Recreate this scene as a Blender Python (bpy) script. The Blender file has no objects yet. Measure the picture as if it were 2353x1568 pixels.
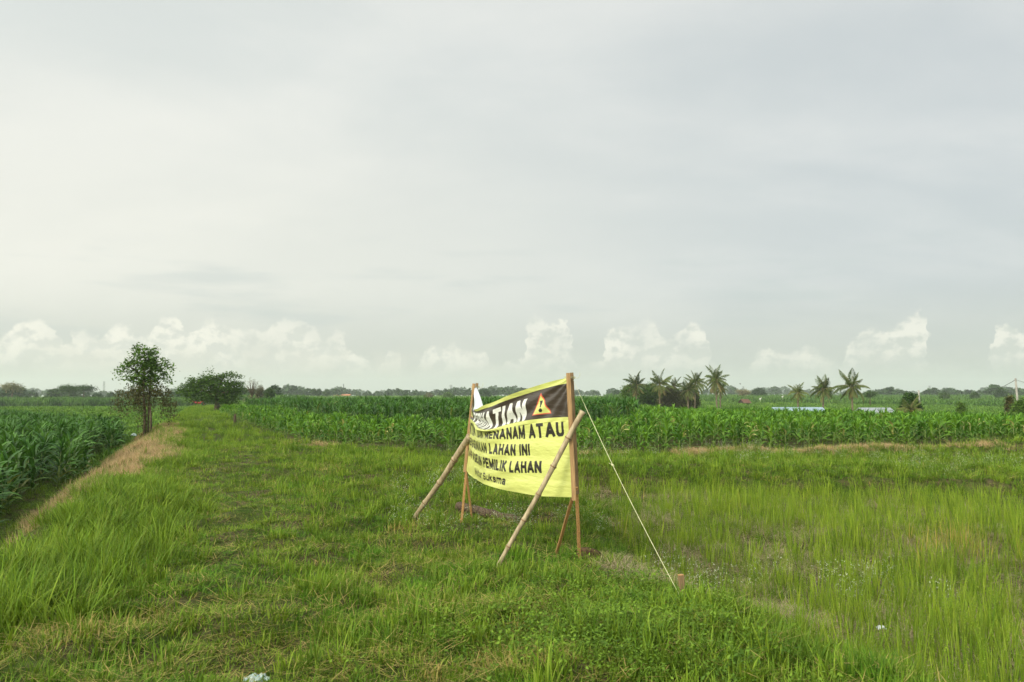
import bpy, bmesh, math, random
import numpy as np
from mathutils import Vector, Matrix
random.seed(7)
RNG = np.random.default_rng(11)
S = bpy.context.scene
C = S.collection
# ------------------------------------------------------------------ camera, light, exposure
CAMH = 1.6
F = 1024 * 28 / 36
PITCH = math.atan(54 / F)
cam_d = bpy.data.cameras.new('camera'); cam = bpy.data.objects.new('camera', cam_d); C.objects.link(cam)
cam.location = (0, 0, CAMH); cam.rotation_euler = (math.pi / 2 + PITCH, 0, 0)
cam_d.lens = 28; cam_d.sensor_width = 36; cam_d.clip_start = 0.05; cam_d.clip_end = 12000
cam_d.dof.use_dof = True; cam_d.dof.focus_distance = 8.2; cam_d.dof.aperture_fstop = 5.6
S.camera = cam
SUN_EL = math.radians(30); SUN_AZ = math.radians(-140)     # azimuth from +Y towards +X: behind the camera, left
sund = bpy.data.lights.new('sun', 'SUN'); sun = bpy.data.objects.new('sun', sund); C.objects.link(sun)
sund.energy = 1.5; sund.angle = math.radians(22); sund.color = (1.0, 0.93, 0.80)
sdir = Vector((math.sin(SUN_AZ) * math.cos(SUN_EL), math.cos(SUN_AZ) * math.cos(SUN_EL), math.sin(SUN_EL)))
sun.rotation_euler = sdir.to_track_quat('Z', 'Y').to_euler(); sun.location = (-20, -20, 30)
S.view_settings.view_transform = 'Standard'; S.view_settings.look = 'None'
S.view_settings.exposure = 0.75; S.view_settings.gamma = 1.0
S.cycles.use_denoising = True
S.cycles.max_bounces = 6; S.cycles.diffuse_bounces = 3; S.cycles.transmission_bounces = 3
S.cycles.volume_bounces = 1; S.cycles.transparent_max_bounces = 4
cp_, sp_ = math.cos(PITCH), math.sin(PITCH)

def ray(u, v):                       # photograph coordinates on a 2353 x 1568 view
    cx = u * .43519 - 512; cy = 341 - v * .43519
    return Vector((cx, F * cp_ - cy * sp_, F * sp_ + cy * cp_))
def P(u, v, z=0.0):                  # where that ray meets the level z
    r = ray(u, v); t = (z - CAMH) / r.z
    return Vector((r.x * t, r.y * t, z))
def PD(u, v, d):                     # the point at distance d north
    r = ray(u, v); t = d / r.y
    return Vector((r.x * t, d, CAMH + r.z * t))
def UZ(x, y): return (1034.1 + x * .19786, 850.3 + y * .19786)

# ------------------------------------------------------------------ node helpers
class NT:
    def __init__(s, tree): s.t = tree; s.n = tree.nodes; s.l = tree.links
    def val(s, sock, v):
        if isinstance(v, bpy.types.NodeSocket): s.l.new(v, sock)
        elif v is not None: sock.default_value = v
    def math(s, op, a, b=None, c=None, clamp=False):
        n = s.n.new('ShaderNodeMath'); n.operation = op; n.use_clamp = clamp
        s.val(n.inputs[0], a)
        if b is not None: s.val(n.inputs[1], b)
        if c is not None: s.val(n.inputs[2], c)
        return n.outputs[0]
    def vmath(s, op, a, b=None):
        n = s.n.new('ShaderNodeVectorMath'); n.operation = op
        s.val(n.inputs[0], a)
        if b is not None: s.val(n.inputs['Scale'] if op == 'SCALE' else n.inputs[1], b)
        return n.outputs[0]
    def smooth(s, x, a, b, lo=0.0, hi=1.0):
        n = s.n.new('ShaderNodeMapRange'); n.interpolation_type = 'SMOOTHSTEP'
        s.val(n.inputs[0], x); s.val(n.inputs[1], a); s.val(n.inputs[2], b); s.val(n.inputs[3], lo); s.val(n.inputs[4], hi)
        return n.outputs[0]
    def lin(s, x, a, b, lo=0.0, hi=1.0):
        n = s.n.new('ShaderNodeMapRange'); s.val(n.inputs[0], x); s.val(n.inputs[1], a); s.val(n.inputs[2], b); s.val(n.inputs[3], lo); s.val(n.inputs[4], hi)
        return n.outputs[0]
    def noise(s, vec, scale, detail=3, rough=.5, col=False, dist=0.0, d='3D'):
        n = s.n.new('ShaderNodeTexNoise'); n.noise_dimensions = d
        if vec is not None: s.l.new(vec, n.inputs['Vector'])
        n.inputs['Scale'].default_value = scale; n.inputs['Detail'].default_value = detail
        n.inputs['Roughness'].default_value = rough; n.inputs['Distortion'].default_value = dist
        return n.outputs['Color' if col else 'Fac']
    def mix(s, f, a, b, op='MIX'):
        n = s.n.new('ShaderNodeMix'); n.data_type = 'RGBA'; n.blend_type = op
        s.val(n.inputs[0], f)
        s.val(n.inputs[6], a if isinstance(a, bpy.types.NodeSocket) else (*a, 1)[:4])
        s.val(n.inputs[7], b if isinstance(b, bpy.types.NodeSocket) else (*b, 1)[:4])
        return n.outputs[2]
    def xyz(s, x, y, z):
        n = s.n.new('ShaderNodeCombineXYZ'); s.val(n.inputs[0], x); s.val(n.inputs[1], y); s.val(n.inputs[2], z); return n.outputs[0]
    def sep(s, v):
        n = s.n.new('ShaderNodeSeparateXYZ'); s.l.new(v, n.inputs[0]); return n.outputs
    def mapping(s, v, scale=(1, 1, 1), rot=(0, 0, 0), loc=(0, 0, 0)):
        n = s.n.new('ShaderNodeMapping'); s.l.new(v, n.inputs[0]); n.inputs['Scale'].default_value = scale
        n.inputs['Rotation'].default_value = rot; n.inputs['Location'].default_value = loc; return n.outputs[0]
    def attr(s, name, out='Color'):
        n = s.n.new('ShaderNodeAttribute'); n.attribute_name = name; return n.outputs[out]
    def pos(s): return s.n.new('ShaderNodeNewGeometry').outputs['Position']
    def objpos(s): return s.n.new('ShaderNodeTexCoord').outputs['Object']
    def rnd(s): return s.n.new('ShaderNodeObjectInfo').outputs['Random']
    def bump(s, h, strength=.3, dist=.01):
        n = s.n.new('ShaderNodeBump'); s.val(n.inputs['Height'], h); n.inputs['Strength'].default_value = strength
        n.inputs['Distance'].default_value = dist; return n.outputs[0]

def new_mat(name):
    m = bpy.data.materials.new(name); m.use_nodes = True; t = NT(m.node_tree); t.n.clear()
    out = t.n.new('ShaderNodeOutputMaterial'); return m, t, out
def principled(t, out, col, rough=.6, spec=.3, normal=None):
    b = t.n.new('ShaderNodeBsdfPrincipled'); t.val(b.inputs['Base Color'], col if isinstance(col, bpy.types.NodeSocket) else (*col, 1))
    t.val(b.inputs['Roughness'], rough); t.val(b.inputs['Specular IOR Level'], spec)
    if normal is not None: t.l.new(normal, b.inputs['Normal'])
    if out is not None: t.l.new(b.outputs[0], out.inputs[0])
    return b
def simple_mat(name, col, col2=None, scale=8, rough=.7, spec=.25, stretch=(1, 1, 1), bump=.2, bdist=.004, coords='obj', detail=5):
    m, t, out = new_mat(name)
    p = t.objpos() if coords == 'obj' else t.pos()
    v = t.mapping(p, scale=stretch)
    n1 = t.noise(v, scale, detail, .6); f = t.smooth(n1, .35, .65)
    c = t.mix(f, col, col2 if col2 else tuple(k * .7 for k in col))
    principled(t, out, c, rough, spec, t.bump(n1, bump, bdist))
    return m

# leaf material: attribute 'vc' = (position along the blade, random per blade, dryness, -)
def leaf_mat(name, base, tip, alt, dry, patch=.35, dry_lo=.55, dry_hi=.75, rough=.5, spec=.35, transl=.3, patch_col=None, rib=None):
    if rough == .5: rough, spec = .62, .16
    m, t, out = new_mat(name)
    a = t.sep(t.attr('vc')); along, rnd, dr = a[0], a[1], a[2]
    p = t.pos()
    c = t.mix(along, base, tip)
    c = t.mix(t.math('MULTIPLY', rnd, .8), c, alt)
    if patch_col is not None:
        n2 = t.smooth(t.noise(t.mapping(p, scale=(1, 1, 0)), patch * 1.7, 4, .6), .45, .62)
        c = t.mix(t.math('MULTIPLY', n2, .7), c, patch_col)
    n1 = t.noise(t.mapping(p, scale=(1, 1, 0), loc=(13, 7, 0)), patch, 5, .62)
    pd = t.smooth(n1, dry_lo, dry_hi)
    thr = t.math('ADD', dr, t.math('MULTIPLY', pd, .75))
    f = t.smooth(thr, .72, .98)
    c = t.mix(f, c, dry)
    rr = t.rnd()
    hsv = t.n.new('ShaderNodeHueSaturation'); t.l.new(c, hsv.inputs['Color'])
    t.l.new(t.lin(rr, 0, 1, .62, 1.35), hsv.inputs['Value']); t.l.new(t.lin(rr, 0, 1, .515, .49), hsv.inputs['Hue'])
    c = hsv.outputs[0]
    b = principled(t, None, c, rough, spec)
    tr = t.n.new('ShaderNodeBsdfTranslucent'); c2 = t.mix(1.0, c, (1.25, 1.15, .55), 'MULTIPLY'); t.l.new(c2, tr.inputs[0])
    mx = t.n.new('ShaderNodeMixShader'); mx.inputs[0].default_value = transl * .75
    t.l.new(b.outputs[0], mx.inputs[1]); t.l.new(tr.outputs[0], mx.inputs[2]); t.l.new(mx.outputs[0], out.inputs[0])
    return m

# ------------------------------------------------------------------ world: veiled sky with cumulus near the horizon
W = bpy.data.worlds.new('World'); S.world = W; W.use_nodes = True
w = NT(W.node_tree); w.n.clear()
wout = w.n.new('ShaderNodeOutputWorld'); bg = w.n.new('ShaderNodeBackground'); w.l.new(bg.outputs[0], wout.inputs[0])
tc = w.n.new('ShaderNodeTexCoord').outputs['Generated']
X, Y, Z_ = w.sep(tc)
az = w.math('ARCTAN2', X, Y); el = w.math('ARCSINE', Z_)
sky = w.n.new('ShaderNodeTexSky'); sky.sky_type = 'NISHITA'; sky.sun_disc = False
sky.sun_elevation = SUN_EL; sky.sun_rotation = SUN_AZ; sky.air_density = 1.2; sky.dust_density = 3.0
# high veil: a flat sheet of cloud above, so its streaks stretch towards the horizon
zz = w.math('MAXIMUM', w.math('ADD', Z_, .28), .05)
sheet = w.xyz(w.math('DIVIDE', X, zz), w.math('DIVIDE', Y, zz), 0.0)
s1 = w.noise(w.mapping(sheet, scale=(.62, .9, 1), rot=(0, 0, .35), loc=(3.1, 1.7, 0)), 1.0, 6, .52, dist=.5)
s2 = w.noise(w.mapping(sheet, scale=(1.5, 2.6, 1), rot=(0, 0, -.25), loc=(8.3, 2.9, 0)), 1.1, 5, .55, dist=.3)
veil = w.math('ADD', w.math('MULTIPLY', s1, .65), w.math('MULTIPLY', s2, .35))
E_ = 1 / (2 ** .68)                      # exposure 0.6 divided out of the sky colours below
def K(r, g, b): 
    f = lambda c: ((c / 255 + .055) / 1.055) ** 2.4 * E_ * 10
    return (f(r), f(g), f(b))           # x10: the Background strength is 0.1
azf = w.smooth(az, -.55, .62)
bright = w.mix(azf, K(240, 242, 233), K(222, 226, 222))
dim = w.mix(azf, K(220, 226, 220), K(198, 206, 206))
base = w.mix(w.smooth(veil, .36, .64), dim, bright)
warm = w.math('MULTIPLY', w.smooth(el, .42, .16), w.smooth(el, .02, .14))
base = w.mix(w.math('MULTIPLY', w.math('MULTIPLY', warm, .5), w.smooth(az, .5, -.3)), base, K(241, 240, 225))
low = w.mix(azf, K(204, 208, 196), K(190, 199, 191))
base = w.mix(w.smooth(el, .145, .015), base, low)
# thin grey-blue bands just above the cumulus
band = w.noise(w.mapping(w.xyz(az, w.math('MULTIPLY', el, 6.0), 0.0), scale=(2.2, 2.2, 1)), 2.0, 4, .5)
bandm = w.math('MULTIPLY', w.smooth(band, .5, .68), w.math('MULTIPLY', w.smooth(el, .24, .12), w.smooth(el, .03, .09)))
base = w.mix(w.math('MULTIPLY', bandm, .45), base, K(192, 203, 200))

def AZEL(u, v):
    r = ray(u, v); r.normalize(); return math.atan2(r.x, r.y), math.asin(r.z)
def curve_node(vec_fac, pts, lo, hi, ymax):
    n = w.n.new('ShaderNodeFloatCurve'); cu = n.mapping.curves[0]
    q = [((AZEL(u, v)[0] - lo) / (hi - lo), AZEL(u, v)[1] / ymax) for u, v in pts]
    q = [(max(0., min(1., a)), max(0., min(1., b))) for a, b in q]
    cu.points[0].location = q[0]; cu.points[1].location = q[-1]
    for a in q[1:-1]: cu.points.new(*a)
    for p in cu.points: p.handle_type = 'VECTOR'
    n.mapping.update()
    w.l.new(w.lin(vec_fac, lo, hi), n.inputs['Value'])
    return w.math('MULTIPLY', n.outputs[0], ymax)
LCL = [(0, 768), (30, 752), (60, 732), (100, 730), (128, 742), (140, 790), (160, 800), (164, 752), (205, 739), (222, 760), (240, 778), (254, 748), (275, 738), (296, 750), (306, 772), (340, 764), (356, 727), (390, 713), (408, 718), (416, 748), (434, 758), (455, 742), (487, 724), (505, 744), (540, 750), (574, 757), (610, 747), (642, 736), (687, 731), (712, 740), (730, 754), (742, 778), (754, 776), (768, 746), (786, 751), (794, 790), (850, 826), (870, 850), (885, 806), (915, 802), (925, 850), (962, 850), (970, 819), (990, 792), (1010, 786), (1050, 792), (1078, 806), (1112, 803), (1125, 840), (1156, 838), (1170, 818), (1200, 830), (1206, 766)]
LCR = [(1206, 766), (1214, 728), (1232, 722), (1250, 730), (1272, 728), (1280, 734), (1296, 727), (1306, 741), (1314, 775), (1330, 840), (1385, 830), (1392, 764), (1410, 740), (1420, 750), (1446, 741), (1470, 730), (1498, 726), (1515, 737), (1522, 768), (1545, 775), (1572, 744), (1600, 730), (1624, 752), (1632, 826), (1700, 850), (1728, 807), (1742, 802), (1770, 795), (1803, 809), (1838, 797), (1856, 795), (1873, 807), (1909, 819), (1943, 835), (1953, 788), (1967, 758), (1990, 747), (2025, 751), (2055, 734), (2083, 723), (2106, 713), (2124, 727), (2131, 752), (2140, 830), (2270, 850), (2294, 758), (2328, 742), (2342, 754), (2353, 760)]
cdom = w.xyz(az, w.math('MULTIPLY', el, 1.25), 0.0)
def vnoise(scale, amp, det=2, rough=.5):
    n = w.noise(cdom, scale, det, rough, col=True)
    return w.sep(w.vmath('SCALE', w.vmath('SUBTRACT', n, (.5, .5, .5)), amp))
d1 = vnoise(26, .030, 3, .55); d2 = vnoise(100, .014, 4, .62)
az2 = w.math('ADD', az, w.math('ADD', d1[0], d2[0])); el2 = w.math('ADD', el, w.math('ADD', d1[1], d2[1]))
lo, mid, hi = -.60, AZEL(1206, 766)[0], .60
topL = curve_node(az2, LCL, lo, mid, .12); topR = curve_node(az2, LCR, mid, hi, .12)
sel = w.math('GREATER_THAN', az2, mid)
top = w.math('ADD', w.math('MULTIPLY', topL, w.math('SUBTRACT', 1, sel)), w.math('MULTIPLY', topR, sel))
inwin = w.math('MULTIPLY', w.smooth(az, -.9, -.6), w.smooth(az, .95, .62))
generic = w.lin(w.noise(w.xyz(az, 0.0, 0.0), 9, 4, .6), .35, .7, .01, .10)
top = w.math('ADD', w.math('MULTIPLY', top, inwin), w.math('MULTIPLY', generic, w.math('SUBTRACT', 1, inwin)))
depth = w.math('SUBTRACT', top, el2)
edge = w.smooth(depth, -.001, w.lin(w.noise(cdom, 14, 2, .5), .35, .65, .003, .014))
# billows lit from the upper left: difference of one noise field at two offset places
bil = w.noise(cdom, 46, 5, .58); bil2 = w.noise(w.vmath('ADD', cdom, (.006, -.009, 0)), 46, 5, .58)
relief = w.math('MULTIPLY', w.math('SUBTRACT', bil2, bil), 6.0)
lit = w.math('ADD', w.math('ADD', w.smooth(depth, .050, .0, 0.0, .62), relief), .22, clamp=True)
fade = w.smooth(el, .016, .055)
body = w.smooth(w.noise(cdom, 18, 3, .5), .25, .6)
ccol = w.mix(lit, w.mix(azf, K(220, 223, 212), K(205, 212, 203)), w.mix(azf, K(247, 246, 231), K(238, 239, 226)))
veilmask = w.smooth(w.noise(cdom, 9, 3, .5), .3, .55, .45, 1.0)
cm = w.math('MULTIPLY', w.math('MULTIPLY', edge, veilmask), w.math('MULTIPLY', fade, w.math('ADD', w.math('MULTIPLY', body, .45), .55)), clamp=True)
col = w.mix(cm, base, ccol)
# a second, softer bank low over the left half
low2 = w.noise(w.mapping(cdom, loc=(4.2, 1.1, 0)), 24, 5, .55)
l2 = w.math('MULTIPLY', w.smooth(low2, .42, .62), w.math('MULTIPLY', w.smooth(el, .062, .045), w.smooth(el, .014, .034)))
col = w.mix(w.math('MULTIPLY', l2, w.smooth(az, .15, -.25, .12, .5)), col, K(222, 222, 208))
# the bright cloud around the sun, behind the camera
sv = w.n.new('ShaderNodeVectorMath'); sv.operation = 'DOT_PRODUCT'; w.l.new(tc, sv.inputs[0]); sv.inputs[1].default_value = sdir
glow = w.smooth(sv.outputs['Value'], -.1, 1.0, 1.0, 3.0)
col = w.mix(.93, sky.outputs[0], col)
col = w.mix(1.0, col, w.xyz(glow, w.math('MULTIPLY', glow, .985), w.math('MULTIPLY', w.math('POWER', glow, .9), 1.0)), 'MULTIPLY')
# below the horizon: the dull green of far land
col = w.mix(w.smooth(Z_, -.004, -.03), col, (.6, .75, .45))
w.l.new(col, bg.inputs[0]); bg.inputs[1].default_value = 0.1
W.cycles.sampling_method = 'MANUAL'; W.cycles.sample_map_resolution = 512

# ------------------------------------------------------------------ mesh helpers
def tag(o, label=None, cat=None, group=None, kind=None):
    if label: o['label'] = label
    if cat: o['category'] = cat
    if group: o['group'] = group
    if kind: o['kind'] = kind
    return o
def mesh_from(name, verts, faces, mats, vc=None, smooth=True, mi=None):
    verts = np.asarray(verts, dtype=np.float32).reshape(-1, 3)
    me = bpy.data.meshes.new(name); me.vertices.add(len(verts)); me.vertices.foreach_set('co', verts.ravel())
    if isinstance(faces, np.ndarray):
        k = faces.shape[1]; nf = len(faces); tot = np.full(nf, k, np.int32); flat = faces.ravel().astype(np.int32)
    else:
        tot = np.array([len(f) for f in faces], np.int32); flat = np.array([i for f in faces for i in f], np.int32); nf = len(faces)
    me.loops.add(len(flat)); me.loops.foreach_set('vertex_index', flat)
    me.polygons.add(nf); me.polygons.foreach_set('loop_start', np.concatenate([[0], np.cumsum(tot)[:-1]]).astype(np.int32))
    me.polygons.foreach_set('loop_total', tot)
    me.polygons.foreach_set('use_smooth', np.full(nf, smooth))
    if mi is not None: me.polygons.foreach_set('material_index', np.asarray(mi, np.int32))
    for m in (mats if isinstance(mats, (list, tuple)) else [mats]): me.materials.append(m)
    me.update(calc_edges=True)
    if vc is not None:
        a = me.color_attributes.new('vc', 'FLOAT_COLOR', 'POINT'); vc = np.asarray(vc, np.float32)
        full = np.ones((len(verts), 4), np.float32); full[:, :vc.shape[1]] = vc; a.data.foreach_set('color', full.ravel())
    return me
def obj(name, me, parent=None, link=True):
    o = bpy.data.objects.new(name, me)
    if link: C.objects.link(o)
    if parent: o.parent = parent
    return o
def empty(name, loc, label, cat, group=None, rz=0):
    o = bpy.data.objects.new(name, None); C.objects.link(o); o.location = loc; o.rotation_euler = (0, 0, rz); o.empty_display_size = .2
    return tag(o, label, cat, group)
class MB:                                    # collects shapes into one mesh
    def __init__(s): s.v = []; s.f = []; s.m = []; s.vc = []; s.n = 0
    def add(s, v, f, mi=0, vc=None):
        v = np.asarray(v, float).reshape(-1, 3); s.v.append(v)
        for q in f: s.f.append([int(i) + s.n for i in q]); s.m.append(mi)
        s.vc.append(np.asarray(vc, float) if vc is not None else np.tile([.5, .5, 0.], (len(v), 1))); s.n += len(v)
    def tube(s, pts, radii, sides=8, mi=0, cap=True, vc=None):
        pts = [Vector(p) for p in pts]; n = len(pts); rings = []
        prev = None
        for i, p in enumerate(pts):
            d = (pts[min(i + 1, n - 1)] - pts[max(i - 1, 0)]).normalized()
            a = Vector((0, 0, 1)) if abs(d.z) < .9 else Vector((1, 0, 0))
            if prev is None: x = d.cross(a).normalized()
            else: x = (prev - d * prev.dot(d)).normalized()
            prev = x; y = d.cross(x); r = radii[i] if hasattr(radii, '__len__') else radii
            for k in range(sides):
                t = 2 * math.pi * k / sides; rings.append(p + (x * math.cos(t) + y * math.sin(t)) * r)
        f = []
        for i in range(n - 1):
            for k in range(sides):
                k2 = (k + 1) % sides; f.append([i * sides + k, i * sides + k2, (i + 1) * sides + k2, (i + 1) * sides + k])
        if cap: f.append(list(range(sides))[::-1]); f.append([(n - 1) * sides + k for k in range(sides)])
        s.add([tuple(q) for q in rings], f, mi, None if vc is None else np.tile(vc, (len(rings), 1)))
    def beam(s, a, b, w_, h_, side=Vector((1, 0, 0)), mi=0, rough=0.0):      # squared timber from a to b
        a, b = Vector(a), Vector(b); d = (b - a).normalized(); x = (side - d * side.dot(d)).normalized(); y = d.cross(x)
        vs = []; N = 9; be = min(w_, h_) * .12
        prof = [(-1, -1, 1, 0), (-1, -1, 0, 1), (-1, 1, 0, -1), (-1, 1, 1, 0), (1, 1, -1, 0), (1, 1, 0, -1), (1, -1, 0, 1), (1, -1, -1, 0)]
        for i in range(N):
            p = a.lerp(b, i / (N - 1)); jx = random.uniform(-1, 1) * rough; jy = random.uniform(-1, 1) * rough
            for (sx, sy, bx, by) in prof:
                q = p + x * (sx * w_ / 2 + bx * be + jx) + y * (sy * h_ / 2 + by * be + jy); vs.append(tuple(q))
        f = []
        for i in range(N - 1):
            for k in range(8):
                k2 = (k + 1) % 8; f.append([i * 8 + k, i * 8 + k2, (i + 1) * 8 + k2, (i + 1) * 8 + k])
        f.append(list(range(8))[::-1]); f.append([(N - 1) * 8 + k for k in range(8)]); s.add(vs, f, mi)
    def box(s, c, size, rz=0, mi=0, tilt=None):
        M = Matrix.Rotation(rz, 3, 'Z')
        if tilt is not None: M = M @ tilt
        vs = [tuple(Vector(c) + M @ Vector((sx * size[0] / 2, sy * size[1] / 2, sz * size[2] / 2))) for sx in (-1, 1) for sy in (-1, 1) for sz in (-1, 1)]
        s.add(vs, [[0, 1, 3, 2], [4, 6, 7, 5], [0, 4, 5, 1], [2, 3, 7, 6], [0, 2, 6, 4], [1, 5, 7, 3]], mi)
    def build(s, name, mats, parent=None, smooth=False, link=True):
        me = mesh_from(name, np.concatenate(s.v), s.f, mats, np.concatenate(s.vc), smooth, s.m)
        return obj(name, me, parent, link)
def uni(a, b, n=None): return RNG.uniform(a, b, n)

def ribbons(base, azi, lean, length, width, bend, segs=4, dryness=None, rnd=None, fold=0.0, wpow=1.0, wav=0.0, twist=0.0):
    """strips of leaf: (N) arrays; lean = angle from vertical at the foot, bend = further angle at the tip"""
    N = len(azi); base = np.asarray(base).reshape(N, 3)
    rnd = uni(0, 1, N) if rnd is None else rnd; dryness = uni(0, .6, N) if dryness is None else dryness
    t = np.linspace(0, 1, segs + 1)
    ang = lean[:, None] + bend[:, None] * t[None] ** 1.3
    seg = length[:, None] / segs
    dh = np.sin(ang) * seg; dz = np.cos(ang) * seg
    hcum = np.concatenate([np.zeros((N, 1)), np.cumsum(dh[:, :-1], 1)], 1); zcum = np.concatenate([np.zeros((N, 1)), np.cumsum(dz[:, :-1], 1)], 1)
    dirx, diry = np.cos(azi), np.sin(azi); sx, sy = -diry, dirx
    wv = wav * np.sin(t[None] * 9 + rnd[:, None] * 20) * width[:, None]
    cx = base[:, 0:1] + dirx[:, None] * hcum + sx[:, None] * wv; cy = base[:, 1:2] + diry[:, None] * hcum + sy[:, None] * wv; cz = base[:, 2:3] + zcum
    wt = np.clip(np.minimum(1, (t * 3 + .45)) * (1 - t ** 2.2) ** wpow, .04, 1)[None] * width[:, None] / 2
    tw = twist * t[None] * (rnd[:, None] - .5) * 2
    lx = sx[:, None] * np.cos(tw); ly = sy[:, None] * np.cos(tw); lz = np.sin(tw)
    if fold > 0:
        nz = np.sin(ang) ; nh = -np.cos(ang)      # normal of the leaf, lifts both edges
        ux = dirx[:, None] * nh * fold * wt; uy = diry[:, None] * nh * fold * wt; uz = nz * fold * wt
        L = np.stack([cx - lx * wt + ux, cy - ly * wt + uy, cz - lz * wt + uz], -1); M = np.stack([cx, cy, cz], -1)
        R = np.stack([cx + lx * wt + ux, cy + ly * wt + uy, cz + lz * wt + uz], -1)
        V = np.stack([L, M, R], 2); k = 3
    else:
        L = np.stack([cx - lx * wt, cy - ly * wt, cz - lz * wt], -1); R = np.stack([cx + lx * wt, cy + ly * wt, cz + lz * wt], -1)
        V = np.stack([L, R], 2); k = 2
    V = V.reshape(N * (segs + 1) * k, 3)
    o = (np.arange(N) * (segs + 1) * k)[:, None, None] + (np.arange(segs) * k)[None, :, None] + np.arange(k - 1)[None, None, :]
    Fc = np.stack([o, o + 1, o + k + 1, o + k], -1).reshape(-1, 4)
    vc = np.stack([np.broadcast_to(t[None, :, None], (N, segs + 1, k)), np.broadcast_to(rnd[:, None, None], (N, segs + 1, k)), np.broadcast_to(dryness[:, None, None], (N, segs + 1, k))], -1).reshape(-1, 3)
    return V, Fc, vc
def join(parts):
    V, Fs, VC, n = [], [], [], 0
    for v, f, c in parts: V.append(v); Fs.append(f + n); VC.append(c); n += len(v)
    return np.concatenate(V), np.concatenate(Fs), np.concatenate(VC)
def quads(cent, size, rnd=None, along=None, dry=None, up=.3, aspect=.55, droop=0.0):
    """small leaf faces, folded a little along the middle, at given centres"""
    N = len(cent); rnd = uni(0, 1, N) if rnd is None else rnd; along = uni(.2, 1, N) if along is None else along
    dry = np.zeros(N) if dry is None else dry
    a = uni(0, 2 * np.pi, N); e = uni(-.7, .7, N) - droop
    d = np.stack([np.cos(a) * np.cos(e), np.sin(a) * np.cos(e), np.sin(e)], -1)
    r = RNG.normal(size=(N, 3)) * (1 - up); r[:, 2] += up * 2
    s = np.cross(d, r); s /= np.linalg.norm(s, axis=1, keepdims=True) + 1e-6
    size = np.broadcast_to(size, (N,))[:, None]
    p0 = cent - d * size * .5; p2 = cent + d * size * .5; m = cent - np.array([0, 0, 1.]) * size * .05
    p1 = m + s * size * aspect * .5; p3 = m - s * size * aspect * .5
    V = np.stack([p0, p1, p2, p3], 1).reshape(-1, 3); Fc = np.arange(N * 4).reshape(N, 4)
    vc = np.repeat(np.stack([along, rnd, dry], -1), 4, 0)
    return V, Fc, vc

# ------------------------------------------------------------------ terrain
_k = np.random.default_rng(5)
_W = [(_k.normal(size=2) * sc, _k.uniform(0, 6.28), am) for sc, am, n in ((.35, .05, 5), (1.1, .026, 7), (3.2, .016, 9), (7., .010, 9)) for _ in range(n)]
def sst(x, a, b): t = np.clip((x - a) / (b - a), 0, 1); return t * t * (3 - 2 * t)
def bankx(y): y = np.asarray(y, float); return -1.8 - .382 * y + (.22 * np.sin(y * .62 + 1) + .13 * np.sin(y * 1.7) + .06 * np.sin(y * 4.1)) * (1 - sst(y, 45, 60))
def padx(y): return np.interp(y, [3, 4.5, 6, 8, 12, 15, 17], [2.6, 2.05, 1.65, 1.15, .95, .6, .4])
def H(x, y):
    x = np.asarray(x, float); y = np.asarray(y, float)
    n = sum(a * np.sin(x * k[0] + y * k[1] + ph) for k, ph, a in _W)
    near = 1 - sst(np.hypot(x, y), 40, 120) * .7
    h = n * near * .8
    h = h + .05 * np.exp(-((bankx(y) + .5 - x) / .8) ** 2) * (y < 60)
    e = (bankx(y) - x) * .93
    h = h - .75 * sst(e, -.1, 1.5)
    pm = sst(x - padx(y), -.15, .5) * (1 - sst(y + .02 * x, 14.5, 15.0))
    h = h - pm * .24
    h = h + .13 * np.exp(-((y - (15.9 + .02 * x)) / .7) ** 2) * sst(x, .2, 1.5)          # bund behind the paddy
    h = h + .10 * np.exp(-((y - (21.4 + .1 * x)) / .55) ** 2) * sst(x, -4, -2)              # dry ridge in front of the maize
    right = sst(x / np.maximum(y, 1), .10, .24)
    h = h - 1.35 * sst(y, 47, 72) * right
    h = h - .45 * sst(x / np.maximum(y, 1), .2, .75) * sst(y, 24, 45)
    h = h - .9 * sst(y, 95, 190) * (1 - right)
    return h
def graded(lo, hi, fine_lo, fine_hi, step, grow=1.09):
    xs = list(np.arange(fine_lo, fine_hi, step)); d = step
    while xs[-1] < hi: d *= grow; xs.append(xs[-1] + d)
    d = step
    while xs[0] > lo: d *= grow; xs.insert(0, xs[0] - d)
    return np.array(xs)
gx = graded(-2400, 2400, -14, 16, .16); gy = graded(-300, 2400, 2.5, 26, .16)
GX, GY = np.meshgrid(gx, gy); GZ = H(GX, GY)
nx, ny = len(gx), len(gy)
idx = np.arange(nx * ny).reshape(ny, nx)
gf = np.stack([idx[:-1, :-1], idx[:-1, 1:], idx[1:, 1:], idx[1:, :-1]], -1).reshape(-1, 4)
gm, t, out = new_mat('soil and short grass')
p = t.pos(); sp3 = t.sep(p)
flat = t.mapping(p, scale=(1, 1, 0))
n1 = t.noise(flat, 1.3, 6, .6); n2 = t.noise(flat, 9, 5, .6); n3 = t.noise(flat, 60, 4, .6)
soil = t.mix(t.smooth(n2, .35, .65), (.035, .034, .012), (.095, .08, .038))
green = t.mix(n2, (.02, .04, .004), (.05, .09, .010))
near_c = t.mix(t.smooth(t.math('ADD', n1, t.math('MULTIPLY', n3, .3)), .5, .75), green, soil)
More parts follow.
